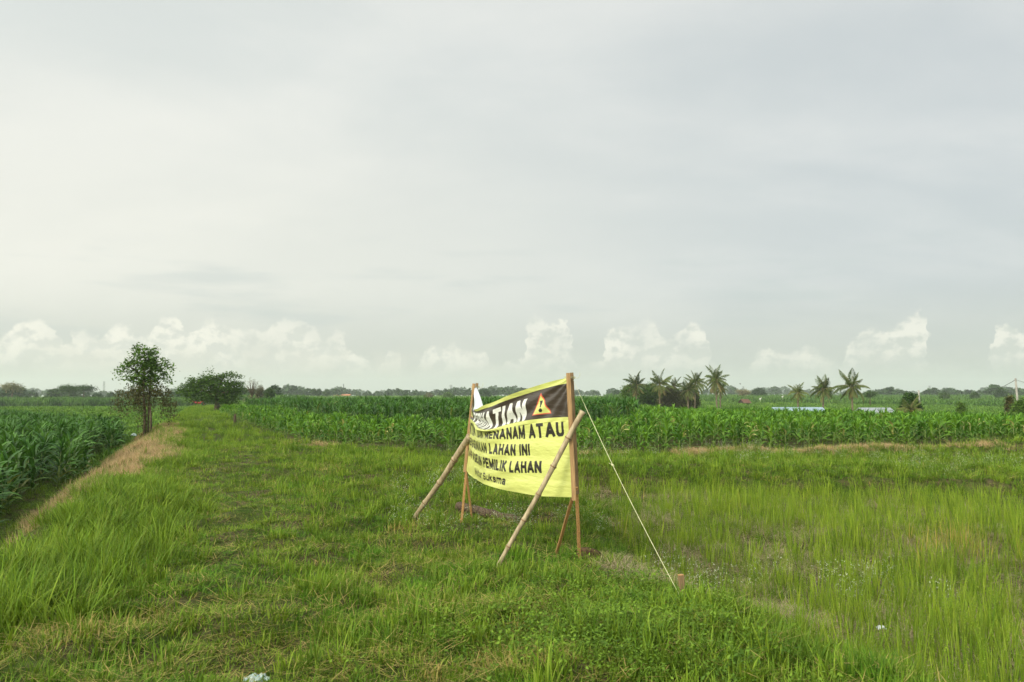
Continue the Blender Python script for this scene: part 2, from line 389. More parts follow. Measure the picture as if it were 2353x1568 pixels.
# far fields: strips of crop at different ages, laid along x
strip = t.noise(t.mapping(p, scale=(.0016, .016, 0), rot=(0, 0, .03)), 1, 2, .5)
vor = t.n.new('ShaderNodeTexVoronoi'); t.l.new(t.mapping(p, scale=(.008, .03, 0), rot=(0, 0, .05)), vor.inputs['Vector']); vor.inputs['Scale'].default_value = 1.0
vc_ = t.sep(vor.outputs['Color'])
far_c = t.mix(vc_[0], (.055, .12, .012), (.13, .20, .03))
far_c = t.mix(t.smooth(vc_[1], .78, .9), far_c, (.22, .21, .07))
far_c = t.mix(t.math('MULTIPLY', n1, .35), far_c, (.03, .07, .01))
dist = t.n.new('ShaderNodeVectorMath'); dist.operation = 'LENGTH'; t.l.new(p, dist.inputs[0])
ff = t.smooth(dist.outputs['Value'], 45, 70)
principled(t, out, t.mix(ff, near_c, far_c), .95, .1, t.bump(n3, .5, .02))
ground = tag(obj('ground', mesh_from('ground', np.stack([GX, GY, GZ], -1).reshape(-1, 3), gf, gm)), 'grassy soil of the field, path and far farmland', None, None, 'structure')

# ------------------------------------------------------------------ scattering (stuff)
def scatter(name, protos, pts, rot, scl, pick, label, cat=None):
    col_ = bpy.data.collections.new(name + ' kinds')
    for q in protos: col_.objects.link(q)
    N = len(pts); me = bpy.data.meshes.new(name); me.vertices.add(N); me.vertices.foreach_set('co', np.asarray(pts, np.float32).ravel())
    a = me.attributes.new('rot', 'FLOAT_VECTOR', 'POINT'); a.data.foreach_set('vector', np.asarray(rot, np.float32).ravel())
    a = me.attributes.new('scl', 'FLOAT_VECTOR', 'POINT'); a.data.foreach_set('vector', np.asarray(scl, np.float32).ravel())
    a = me.attributes.new('pick', 'INT', 'POINT'); a.data.foreach_set('value', np.asarray(pick, np.int32))
    o = obj(name, me); g = bpy.data.node_groups.new(name, 'GeometryNodeTree')
    g.interface.new_socket('Geometry', in_out='INPUT', socket_type='NodeSocketGeometry')
    g.interface.new_socket('Geometry', in_out='OUTPUT', socket_type='NodeSocketGeometry')
    gi = g.nodes.new('NodeGroupInput'); go = g.nodes.new('NodeGroupOutput')
    ip = g.nodes.new('GeometryNodeInstanceOnPoints'); ci = g.nodes.new('GeometryNodeCollectionInfo')
    ci.inputs['Collection'].default_value = col_; ci.inputs['Separate Children'].default_value = True; ci.inputs['Reset Children'].default_value = True
    def na(nm, ty):
        n = g.nodes.new('GeometryNodeInputNamedAttribute'); n.data_type = ty; n.inputs['Name'].default_value = nm; return n.outputs['Attribute']
    g.links.new(gi.outputs[0], ip.inputs['Points']); g.links.new(ci.outputs[0], ip.inputs['Instance'])
    ip.inputs['Pick Instance'].default_value = True
    g.links.new(na('pick', 'INT'), ip.inputs['Instance Index']); g.links.new(na('rot', 'FLOAT_VECTOR'), ip.inputs['Rotation'])
    g.links.new(na('scl', 'FLOAT_VECTOR'), ip.inputs['Scale']); g.links.new(ip.outputs[0], go.inputs[0])
    md = o.modifiers.new('scatter', 'NODES'); md.node_group = g
    return tag(o, label, cat, None, 'stuff')
def proto(name, V, Fc, vc, mat): return obj(name, mesh_from(name, V, Fc, mat, vc), None, False)
def polar(n, r0, r1, a0=-.72, a1=.72, k=1.0):
    """points in a wedge before the camera, density falling as distance**-k"""
    q = 2 - k; u = RNG.uniform(0, 1, n)
    r = (r0 ** q + u * (r1 ** q - r0 ** q)) ** (1 / q) if abs(q) > 1e-6 else r0 * (r1 / r0) ** u
    a = RNG.uniform(a0, a1, n); return r * np.sin(a), r * np.cos(a)
def vn(x, y, s=1.0, seed=0):           # cheap smooth noise, roughly -1..1
    k = np.random.default_rng(100 + seed); o = 0
    for i in range(6):
        d = k.normal(size=2) * s * (1 + i * .5); o = o + np.sin(x * d[0] + y * d[1] + k.uniform(0, 6.28)) / (1 + i * .4)
    return o / 2.6
def place(name, protos, x, y, smin, smax, label, zoff=0.0, zs=None, far=0.0, tilt=.15, cat=None):
    N = len(x); z = H(x, y) + zoff
    s = uni(smin, smax, N) * (1 + far * np.hypot(x, y))
    if zs is None: zs = np.ones(N)
    rot = np.stack([uni(-tilt, tilt, N), uni(-tilt, tilt, N), uni(0, 6.28, N)], -1)
    return scatter(name, protos, np.stack([x, y, z], -1), rot, np.stack([s, s, s * zs], -1), RNG.integers(0, len(protos), N), label, cat)

# regions
def e_bank(x, y): return (bankx(y) - x) * .93
def maize_front(x): return np.where(x > -3, 22.2 + .13 * (x + 2), np.where(x > -6.8, 22.1 + (-3 - x) * 1.03, 26 + (-6.8 - x) * 2.28))
def in_maize_right(x, y): return (y > maize_front(x)) & (y < np.where(x / y < .15, np.maximum(31 + .6 * np.sin(x), maize_front(x) + 8), 47 + 2 * np.sin(x * .2))) & (e_bank(x, y) < -2.8)
def in_maize_tall(x, y): return (y > 37 + .5 * np.sin(x * .7)) & (y < 86) & (x / y < .155) & (y > maize_front(x) + 10)
def in_maize_left(x, y):
    e = e_bank(x, y); lim = 35 + (-16 - x) * 1.2
    return (e > 1.7) & (y < lim) & (y > 5)
def brownzone(x, y): e = e_bank(x, y); return (y > 15.5) & (y < 38) & (e > -.85 + .45 * vn(x, y, 1.2, 80)) & (e < 2)
def is_lawn(x, y): return (e_bank(x, y) < .2) & (y < maize_front(x) - .6)

lush = dict(base=(.045, .085, .008), tip=(.13, .23, .025), alt=(.17, .24, .035), dry=(.36, .27, .12))
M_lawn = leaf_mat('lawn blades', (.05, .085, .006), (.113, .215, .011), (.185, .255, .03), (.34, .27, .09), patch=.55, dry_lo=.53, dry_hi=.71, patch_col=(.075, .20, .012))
M_tall = leaf_mat('tall grass blades', (.05, .09, .006), (.12, .235, .013), (.19, .27, .03), (.40, .32, .14), patch=.3, dry_lo=.60, dry_hi=.8)
M_rice = leaf_mat('rice blades', (.065, .115, .008), (.135, .255, .014), (.24, .31, .035), (.42, .31, .10), patch=.4, dry_lo=.55, dry_hi=.8, transl=.35)
M_straw = leaf_mat('straw', (.22, .17, .10), (.40, .33, .20), (.30, .23, .13), (.45, .38, .25), patch=.6, transl=.1)
M_brown = leaf_mat('withered grass', (.20, .13, .06), (.44, .30, .16), (.50, .38, .22), (.45, .33, .18), patch=.6, transl=.15)
M_weed = leaf_mat('weed leaves', (.05, .09, .006), (.11, .20, .011), (.14, .24, .03), (.2, .2, .05), patch=.5, transl=.25)
M_flower = simple_mat('white flower heads', (.36, .40, .26), (.50, .52, .40), 30)
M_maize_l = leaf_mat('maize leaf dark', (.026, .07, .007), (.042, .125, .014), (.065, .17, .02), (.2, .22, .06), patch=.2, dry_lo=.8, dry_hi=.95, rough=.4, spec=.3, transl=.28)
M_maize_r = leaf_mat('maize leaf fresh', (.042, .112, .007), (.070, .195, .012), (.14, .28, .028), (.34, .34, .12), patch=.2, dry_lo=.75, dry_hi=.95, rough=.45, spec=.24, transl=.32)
M_stalk = simple_mat('maize stalk', (.12, .19, .04), (.20, .24, .08), 12, .5)

# ---- grass kinds
def tuft(n, rad, l0, l1, w0, w1, lean=.5, bend=.9, segs=3, dry=(0, .7), seg_w=1.0, z=-.01):
    r = rad * uni(0, 1, n) ** .8; a = uni(0, 6.28, n)
    base = np.stack([r * np.cos(a), r * np.sin(a), np.full(n, z)], -1)
    return ribbons(base, a + RNG.normal(0, .9, n), np.abs(RNG.normal(0, lean, n)), uni(l0, l1, n) * uni(.6, 1, n), uni(w0, w1, n), uni(.1, bend, n), segs, uni(dry[0], dry[1], n))
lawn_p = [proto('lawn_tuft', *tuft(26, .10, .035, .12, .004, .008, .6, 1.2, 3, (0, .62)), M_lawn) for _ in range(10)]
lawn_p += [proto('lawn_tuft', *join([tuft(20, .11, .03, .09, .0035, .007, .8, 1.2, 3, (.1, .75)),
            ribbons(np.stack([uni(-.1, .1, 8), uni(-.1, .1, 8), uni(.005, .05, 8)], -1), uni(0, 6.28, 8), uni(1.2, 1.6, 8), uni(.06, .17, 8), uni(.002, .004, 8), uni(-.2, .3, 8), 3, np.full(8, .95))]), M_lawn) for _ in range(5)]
mid_p = [proto('grass_tuft', *tuft(26, .09, .10, .27, .006, .012, .35, 1.1, 4, (0, .6)), M_tall) for _ in range(8)]
tall_p = [proto('tall_grass_tuft', *join([ribbons(np.stack([uni(-.06, .06, 2), uni(-.06, .06, 2), np.zeros(2)], -1), uni(0, 6.28, 2), uni(.1, .5, 2), uni(.4, .62, 2), np.full(2, .0035), uni(.2, .9, 2), 5, np.full(2, .80)), tuft(34, .12, .25, .58, .007, .014, .34, 1.5, 5, (0, .7))]), M_tall) for _ in range(8)]
def rice_proto():
    n = 12; a = uni(0, 6.28, n); r = .12 * np.sqrt(uni(0, 1, n)); base = np.stack([r * np.cos(a), r * np.sin(a), np.zeros(n)], -1)
    parts = [ribbons(base, a, np.abs(RNG.normal(0, .2, n)), uni(.15, .46, n), uni(.006, .012, n), uni(0, .45, n), 4, uni(0, .76, n))]
    m = 3; a = uni(0, 6.28, m); ln = uni(0, .2, m); L = uni(.36, .5, m)
    parts.append(ribbons(np.zeros((m, 3)), a, ln, L, np.full(m, .003), uni(.1, .3, m), 3, np.full(m, .2)))
    tip = np.stack([np.cos(a) * np.sin(ln + .1) * L, np.sin(a) * np.sin(ln + .1) * L, np.cos(ln + .1) * L], -1)
    for k in range(m):                       # ears: little grains along the tip
        tt = uni(.68, 1.0, 16)[:, None]; c = tip[k][None] * tt + RNG.normal(0, .004, (16, 3))
        parts.append(quads(c, .012, along=np.full(16, 1.), dry=np.full(16, .3 + .5 * random.random()), aspect=.4))
    return proto('rice_clump', *join(parts), M_rice)
rice_p = [rice_proto() for _ in range(8)]
def straw_proto(mat, n=26, rad=.16, l0=.08, l1=.28, up=.05):
    base = np.stack([uni(-rad, rad, n), uni(-rad, rad, n), uni(.0, up, n)], -1)
    return proto('straw_litter', *ribbons(base, uni(0, 6.28, n), uni(1.25, 1.65, n), uni(l0, l1, n), uni(.003, .006, n), uni(-.25, .25, n), 3, uni(0, 1, n)), mat)
straw_p = [straw_proto(M_straw) for _ in range(5)]
brown_p = [proto('withered_tuft', *join([tuft(30, .14, .12, .34, .004, .008, .9, 1.0, 4, (.5, 1)), tuft(10, .1, .1, .3, .004, .007, .4, 1.2, 4, (0, .4))]), M_brown) for _ in range(5)]
def weed_proto(hgt=.18, n=40, sz=.035):
    c = np.stack([RNG.normal(0, .06, n), RNG.normal(0, .06, n), uni(.02, hgt, n)], -1)
    m = 7; st = ribbons(np.zeros((m, 3)), uni(0, 6.28, m), uni(0, .5, m), uni(.6, 1, m) * hgt, np.full(m, .004), uni(0, .4, m), 3, np.zeros(m))
    return proto('weed', *join([quads(c, uni(.6, 1.3, n) * sz, up=.7, aspect=.5), st]), M_weed)
weed_p = [weed_proto() for _ in range(6)]
def flower_proto():
    n = 26; a = uni(0, 6.28, n); ln = np.abs(RNG.normal(0, .28, n)); L = uni(.14, .36, n)
    V, Fc, vc = ribbons(np.stack([uni(-.08, .08, n), uni(-.08, .08, n), np.zeros(n)], -1), a, ln, L, np.full(n, .0025), np.zeros(n), 2, uni(0, .4, n))
    tipi = V.reshape(n, 3, 2, 3)[:, -1].mean(1)
    c = np.repeat(tipi, 3, 0) + RNG.normal(0, .008, (n * 3, 3)); V2, F2, vc2 = quads(c, .010, up=.5, aspect=.9)
    c3 = np.stack([RNG.normal(0, .06, 30), RNG.normal(0, .06, 30), uni(.02, .2, 30)], -1); V3, F3, vc3 = quads(c3, .03, up=.5, aspect=.4)
    V, Fs, VC = join([(V, Fc, vc), (V3, F3, vc3), (V2, F2, vc2)])
    mi = np.zeros(len(Fs), int); mi[-len(F2):] = 1
    return obj('flower_weed', mesh_from('flower_weed', V, Fs, [M_weed, M_flower], VC, True, mi), None, False)
flower_p = [flower_proto() for _ in range(5)]

# short lawn
x, y = polar(34000, 3.6, 30, k=1.35)
m = is_lawn(x, y) & ((x < padx(y) + .9) | (y > 14.2)) & (x > bankx(y) - .2) & (~brownzone(x, y) | (RNG.uniform(size=len(x)) < .3)) & (~((np.hypot((x - 1.4) / .5, (y - 8) / 1.0) < .95)) | (RNG.uniform(size=len(x)) < .3))
x, y = x[m], y[m]
lush_n = vn(x, y, .9, 1) + .5 * vn(x, y, 2.6, 2)
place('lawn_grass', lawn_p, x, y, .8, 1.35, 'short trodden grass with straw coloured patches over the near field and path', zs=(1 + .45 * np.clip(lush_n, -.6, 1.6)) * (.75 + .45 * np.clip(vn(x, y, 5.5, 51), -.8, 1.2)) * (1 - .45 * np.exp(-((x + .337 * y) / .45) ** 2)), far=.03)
# longer clumps in the lawn, and behind the banner up to the maize
x, y = polar(16000, 3.8, 30, k=1.2)
n_ = vn(x, y, .8, 1) + .6 * vn(x, y, 2.2, 4)
ebk = e_bank(x, y)
back = sst(y, 9.5, 13) * sst(x + .25 * y, -.8, 1.5)
leftb = sst(ebk, -1.8, -.8) * sst(y, 4.9, 6.2)
verge = np.exp(-((x + .337 * y + 1.0) / .35) ** 2) + np.exp(-((x + .337 * y - 1.1) / .5) ** 2)
lowr = np.exp(-((x - 1.15) / .75) ** 4 - ((y - 5.2) / 1.3) ** 4) + .8 * np.exp(-((x + .05) / .45) ** 2 - ((y - 7.1) / .5) ** 2)
pr = np.clip(.03 + .55 * sst(n_, .35, .9) + .4 * verge * (vn(x, y, 1.6, 60) > -.2) + .8 * back + .8 * leftb + .95 * lowr + .35 * sst(y, 16, 24), 0, 1)
m = is_lawn(x, y) & (x < padx(y) + .85 + .45 * vn(x, y, 1.3, 71) + 99 * (y > 14.2)) & ~brownzone(x, y) & (np.hypot((x - 1.4) / .5, (y - 8) / 1.0) > .9) & (RNG.uniform(size=len(x)) < pr)
x, y = x[m], y[m]
place('long_grass', mid_p, x, y, .45, 1.1, 'longer green grass clumps over the field around the banner', zs=np.clip(.85 + .45 * vn(x, y, 3.5, 61), .4, 1.5), far=.02)
# tall arching grass on the bank along the left maize
y = 4 + (uni(0, 30, 3000) ** 1.15) * .72
ee = RNG.normal(-.5, .5, len(y)); x = bankx(y) - ee / .93
zs = np.interp(y, [4, 7, 12, 20], [1.05, .85, .62, .5]) * uni(.75, 1.2, len(y))
m = (RNG.uniform(size=len(y)) < np.where((y > 15) & (ee > -.6), .10, np.where(y > 16, .5, 1.0)) * sst(y + .3 * vn(x, y, 2, 90), 5.0, 6.0)) & (ee < .5) & (ee > -1.5 + .2 * vn(x, y, 1.5, 91))
place('tall_bank_grass', tall_p, x[m], y[m], .6, 1.1, 'tall arching grass along the bank beside the dark maize', zs=zs[m], tilt=.3)
# withered brown grass on the bank
y = uni(10.5, 40, 6000); ee = uni(-1.3, 1.0, len(y)); x = bankx(y) - ee / .93
m = brownzone(x, y) | ((ee > -.2) & (vn(x, y, .6, 31) > .1))
y2 = uni(9, 15, 120); e2 = uni(.3, 1.2, 120)
x = np.concatenate([x[m], bankx(y2) - e2 / .93]); y = np.concatenate([y[m], y2])
place('withered_grass', brown_p, x, y, .5, .9, 'withered brown grass lying along the bank by the vine covered tree', tilt=.3)
# weeds and fallen leaves along the furrow below the bank
y = uni(5, 45, 2600); ee = uni(.7, 2.4, 2600); x = bankx(y) - ee / .93
place('furrow_weeds', weed_p + mid_p[:3], x, y, .5, 1.0, 'dark low weeds in the furrow between the bank and the dark maize')
# dry ridge before the right maize
x = np.concatenate([uni(-6, 21, 1100), uni(4.4, 11, 900)]); y = 21.45 + .1 * x + RNG.normal(0, .30, 2000) + (x < -3) * (-3 - x) * 1.0
m = (vn(x, y, .35, 8) > -.1) | ((x > 4.4) & (x < 11))
place('dry_ridge_grass', brown_p, x[m], y[m], .45, .8, 'dry cut grass heaped in a low ridge before the maize', tilt=.3)
# rice
x, y = polar(5600, 3.9, 15.6, .02, .74, k=.75)
m = (x > padx(y) + .15 + .25 * vn(x, y, 1.5, 9)) & (y < 14.6 - .02 * x) & (vn(x, y, 1.3, 12) > np.where((x < padx(y) + 1.1) & (y > 6.5), .25, -.55) + .35 * RNG.normal(size=len(x)))
place('rice_stalks', rice_p, x[m], y[m], .38, .92, 'yellow green rice stalks regrowing from the cut paddy', zs=.95 + .2 * vn(x[m], y[m], 1.8, 33), far=.01)
x, y = polar(11000, 4.0, 15, -.02, .74, k=.9)
m = ((x > padx(y) + .5 + .4 * vn(x, y, 1.2, 70)) | (np.hypot((x - 1.4) / .5, (y - 8) / 1.0) < 1)) & (y < 14.6)
place('straw_litter', straw_p, x[m], y[m], .6, 1.1, 'grey straw lying between the rice stubble', tilt=.1)
x, y = polar(5000, 4.2, 15, -.05, .74, k=.8)
m = (x > padx(y) - .2) & (y < 15) & (vn(x, y, 1.1, 14) > -.2)
pad_p = [proto('paddy_grass', *tuft(30, .12, .05, .16, .003, .006, .5, 1.1, 3, (0, .6)), M_lawn) for _ in range(4)]
place('paddy_grass', pad_p, x[m], y[m], .8, 1.5, 'low green grass growing up between the rice stalks')
# broadleaf weeds
x = np.concatenate([RNG.normal(.5, .5, 260), RNG.normal(.9, .5, 350), uni(-2, 14, 500)]); y = np.concatenate([RNG.normal(4.9, .3, 260), RNG.normal(5.8, .9, 350), uni(14.8, 17, 500)])
place('broadleaf_weeds', weed_p, x, y, .4, .9, 'small broad leaved weeds among the grass')
x, y = polar(900, 8, 24, -.15, .7, k=.8)
m = ((vn(x, y, .7, 21) > .1) & (y > 9.5) & ((x < padx(y)) | (y > 14.3))) | ((np.abs(x - 2.7) < 1.2) & (np.abs(y - 7.2) < 1.2))
place('flowering_weeds', flower_p, x[m], y[m], .7, 1.15, 'thin weeds with tiny white flower heads behind the banner')

# ------------------------------------------------------------------ maize
def maize_meshes(hgt, nl, mat, wide=.075, pale=.1):
    zf = np.linspace(.12, .88, nl) ** .9 * hgt * .8; a0 = random.uniform(0, 3.14)
    az_ = a0 + np.arange(nl) * math.pi + RNG.normal(0, .45, nl)
    L = uni(.5, .78, nl) * (hgt / 1.35) * np.interp(np.linspace(0, 1, nl), [0, .5, 1], [.75, 1.1, .85])
    lean = np.interp(np.linspace(0, 1, nl), [0, 1], [.75, .22]) + RNG.normal(0, .1, nl)
    base = np.stack([np.zeros(nl), np.zeros(nl), zf], -1)
    dr = np.where(RNG.uniform(size=nl) < pale, .95, uni(0, .4, nl)); dr[0] = .8
    A = ribbons(base, az_, lean, L, uni(.75, 1.1, nl) * wide, uni(1.0, 2.2, nl), 9, dr, None, .35, .75, .12, .9)
    n2 = 4; B = ribbons(np.tile([0, 0, hgt * .72], (n2, 1)), uni(0, 6.28, n2), uni(.05, .3, n2), uni(.3, .45, n2) * hgt / 1.2, np.full(n2, wide * .6), uni(.1, .9, n2), 6, np.full(n2, .1), None, .5, .8)
    V, Fs, vc = join([A, B])
    leaves = mesh_from('leaves', V, Fs, mat, vc)
    sm = MB(); sm.tube([(0, 0, -.05), (.004, 0, hgt * .4), (0, .004, hgt * .8)], [.014, .012, .006], 6)
    st = mesh_from('stalk', np.concatenate(sm.v), sm.f, M_stalk, np.concatenate(sm.vc), True)
    # one merged mesh for the mass behind
    V2, F2 = np.concatenate([V, np.concatenate(sm.v)]), [list(map(int, q)) for q in Fs] + [[i + len(V) for i in q] for q in sm.f]
    both = mesh_from('maize', V2, F2, [mat, M_stalk], np.concatenate([vc, np.concatenate(sm.vc)]), True, [0] * len(Fs) + [1] * len(sm.f))
    return leaves, st, obj('maize', both, None, False)
maizeL = [maize_meshes(random.uniform(1.15, 1.35), random.choice((10, 11, 12)), M_maize_l, .085, .03) for _ in range(6)]
maizeR = [maize_meshes(random.uniform(.84, .98), random.choice((8, 9, 10)), M_maize_r, .08, .07) for _ in range(6)]
maizeT = [maize_meshes(random.uniform(1.16, 1.32), random.choice((11, 12, 13)), M_maize_l, .08, .05) for _ in range(5)]
def rows(x0, x1, y0, y1, dr, dp, ang):
    n1, n2 = int((y1 - y0) * 1.6 / dr), int((x1 - x0) * 1.6 / dp); a, b = np.meshgrid((np.arange(n1) - n1 / 2) * dr, (np.arange(n2) - n2 / 2) * dp)
    a, b = a.ravel() + RNG.normal(0, .06, a.size), b.ravel() + RNG.normal(0, .07, b.size)
    x = (x0 + x1) / 2 + b * math.cos(ang) - a * math.sin(ang); y = (y0 + y1) / 2 + b * math.sin(ang) + a * math.cos(ang)
    m = (x > x0) & (x < x1) & (y > y0) & (y < y1); return x[m], y[m]
def vary(x, y): return 1 - .12 * (1 - sst(x / np.maximum(y, 1), .08, .2)) * (np.asarray(e_bank(x, y)) < 0) + .09 * vn(x, y, .8, 40)
def field(x, y, kinds, n_own, name_mass, own_labels, mass_label, smin=.88, smax=1.1, key=None):
    """the nearest n_own plants are objects, the others one mass"""
    inview = np.abs(x / np.maximum(y, 1)) < .66
    k = np.where(inview, key(x, y) if key else np.hypot(x, y), 1e6); order = np.argsort(k)
    own, rest = order[:n_own], order[n_own:]
    for i in own:
        q = random.randrange(len(kinds)); s = random.uniform(smin, smax) * float(vary(x[i], y[i]))
        root = empty('maize_plant', (x[i], y[i], float(H(x[i], y[i]))), own_labels[0], 'maize plant', own_labels[1], random.uniform(0, 6.28))
        root.scale = (s, s, s * random.uniform(.92, 1.06)); root.rotation_euler[0] = random.uniform(-.08, .08); root.rotation_euler[1] = random.uniform(-.08, .08)
        obj('leaves', kinds[q][0], root); obj('stalk', kinds[q][1], root)
    place(name_mass, [k_[2] for k_ in kinds], x[rest], y[rest], smin, smax, mass_label, tilt=.09, zs=vary(x[rest], y[rest]))
x, y = rows(-60, 0, 5, 62, .62, .26, -1.2); m = in_maize_left(x, y) & (x / y > -1.1)
field(x[m], y[m], maizeL, 140, 'maize_crop', ('dark green maize plant in the front rows of the lower field left of the bank', 'dark maize plants left of the bank'), 'dense dark maize filling the lower field left of the bank')
x, y = rows(-36, 45, 21, 66, .62, .30, .1); m = in_maize_right(x, y) & (x / y < .95)
x, y = x[m], y[m]
field(x, y, maizeR, 150, 'maize_crop', ('pale green young maize plant in the front row behind the banner and dry ridge', 'young maize plants behind the banner'), 'bright green maize filling the field behind the banner', .75, 1.03, key=lambda x, y: (y - maize_front(x)) + .02 * np.abs(x))
x, y = rows(-45, 15, 35, 87, .8, .38, .05); m = in_maize_tall(x, y) & (e_bank(x, y) < -3.2)
place('tall_maize_crop', [k_[2] for k_ in maizeT], x[m], y[m], .85, 1.1, 'taller dark maize block standing behind the first maize field', tilt=.08)

# leafy clumps for crops farther off
def clump(mat, n=46, r=.5, h=.45, sz=.26):
    a = uni(0, 6.28, n); q = r * np.sqrt(uni(0, 1, n))
    V, Fc, vc = ribbons(np.stack([q * np.cos(a), q * np.sin(a), uni(0, h * .5, n)], -1), uni(0, 6.28, n), np.abs(RNG.normal(.3, .3, n)), uni(.6, 1.2, n) * h * .7, uni(.6, 1, n) * sz * .28, uni(.6, 1.9, n), 3, uni(0, .5, n))
    return proto('crop_clump', V, Fc, vc, mat)
M_far1 = leaf_mat('far crop fresh', (.045, .10, .012), (.09, .20, .025), (.12, .22, .03), (.24, .22, .08), patch=.03, dry_lo=.6, dry_hi=.9, patch_col=(.12, .22, .03))
M_far2 = leaf_mat('far maize', (.03, .08, .010), (.06, .145, .02), (.08, .17, .025), (.2, .2, .08), patch=.02, dry_lo=.7, dry_hi=.9, patch_col=(.10, .19, .025))
c1 = [clump(M_far1) for _ in range(6)]; c2 = [clump(M_far2, 50, .5, .6, .3) for _ in range(6)]
# low crop left: from the end of the dark maize out to the far maize wall
x, y = polar(16000, 26, 190, -.80, -.10, k=.9)
m = ((e_bank(x, y) > 1.2) & ~in_maize_left(x, y)) & (y < 190)
stripe = (np.abs(y - (100 + .05 * x)) < 6)
x1, y1 = x[m & ~stripe], y[m & ~stripe]
place('low_crop', c1, x1, y1, .5, .8, 'low light green crop in the flat field left of the path', far=.008)
# grass along the far path and around it
x, y = polar(16000, 28, 130, -.62, -.02, k=1.0)
e = e_bank(x, y); m = (e < 1.0) & (e > -10.0) & ~in_maize_right(x, y) & ~in_maize_tall(x, y)
place('path_grass', mid_p, x[m], y[m], .8, 1.3, 'short bright grass over the path leading away to the horizon', far=.008)
# far maize walls (left) and farther crops
def wall_band(name, x0, x1, y0, y1, n, z, s, label, prot):
    x = uni(x0, x1, n); y = uni(y0, y1, n) + .04 * (x - x0)
    return place(name, prot, x, y, s * .85, s * 1.15, label, zoff=z, zs=np.full(n, 1.6))
wall_band('far_maize', -330, -62, 205, 232, 5200, 0, 2.5, 'tall far maize forming a dark band beyond the low crop on the left', c2)
# right side: ground falling away to striped fields
x, y = polar(26000, 48, 520, -.06, .80, k=1.15)
m = (x / y > .12) & ~((np.hypot(x - 40, y - 76) < 14)) & (y > 50)
band = np.sin(y / (6 + y * .09) * 1.0 + x * .01)
place('far_crop_light', c1, x[m & (band > .1)], y[m & (band > .1)], .55, .8, 'lighter green strips of crop on the far fields to the right', far=.010)
place('far_crop_dark', c2, x[m & (band <= .1)], y[m & (band <= .1)], .6, .95, 'darker maize strips on the far fields to the right', far=.011)
x, y = polar(6000, 88, 520, -.38, .14, k=1.1)
m = (e_bank(x, y) < -6) & (y > 90)
place('far_crop_middle', c1, x[m], y[m], .6, .9, 'far crops beyond the tall maize block', far=.010)

# ------------------------------------------------------------------ banner
M_wood = simple_mat('sawn wood', (.50, .29, .12), (.34, .18, .07), 3, .62, .3, (30, 30, 2.2), .35, .003)
M_wood_grey = simple_mat('weathered wood', (.26, .17, .09), (.15, .10, .055), 3, .7, .2, (30, 30, 2.2), .35, .003)
M_bamboo = simple_mat('dry bamboo', (.40, .32, .20), (.24, .185, .11), 5, .5, .4, (6, 6, 1.3), .25, .003)
M_slat = simple_mat('aged sawn wood', (.38, .24, .11), (.25, .15, .07), 3, .65, .3, (30, 30, 2.2), .35, .003)
M_string = simple_mat('plastic string', (.62, .60, .38), (.5, .5, .3), 40, .5)
M_white = simple_mat('white plastic', (.60, .63, .66), (.48, .52, .55), 14, .4, .4)
knots = [0, .06, .25, .5, .65, .83, .95, 1]
rowdat = [  # (t, b, z)
    (0.0, [-.03, .058, .242, .375, .355, .245, .15, .10], [1.712, 1.575, 1.429, 1.501, 1.580, 1.687, 1.752, 1.772]),
    (.33, [.024, .086, .231, .375, .302, .256, .131, .10], [1.300, 1.300, 1.270, 1.214, 1.292, 1.352, 1.381, 1.388]),
    (.47, [.036, .092, .230, .372, .313, .251, .122, .09], [1.112, 1.115, 1.105, 1.122, 1.135, 1.169, 1.202, 1.214]),
    (.80, [.056, .099, .240, .362, .338, .250, .134, .085], [.826, .828, .798, .785, .783, .815, .840, .855]),
    (1.0, [.073, .128, .240, .362, .327, .253, .125, .071], [.651, .629, .601, .597, .588, .590, .607, .618])]
PRt = np.array([.66, 7.78]); PLf = np.array([-.52, 10.35]); NRM = np.array([-.907, -.42])
def pchip(xk, yk, x):
    xk, yk = np.asarray(xk, float), np.asarray(yk, float); h_ = np.diff(xk); d = np.diff(yk) / h_; m = np.zeros(len(xk))
    for i in range(1, len(xk) - 1):
        m[i] = 0 if d[i - 1] * d[i] <= 0 else 3 * (h_[i - 1] + h_[i]) / ((2 * h_[i] + h_[i - 1]) / d[i - 1] + (h_[i] + 2 * h_[i - 1]) / d[i])
    m[0], m[-1] = d[0], d[-1]; i = np.clip(np.searchsorted(xk, x) - 1, 0, len(h_) - 1); t = (x - xk[i]) / h_[i]; hh = h_[i]
    return (2 * t ** 3 - 3 * t ** 2 + 1) * yk[i] + (t ** 3 - 2 * t ** 2 + t) * hh * m[i] + (-2 * t ** 3 + 3 * t ** 2) * yk[i + 1] + (t ** 3 - t ** 2) * hh * m[i + 1]
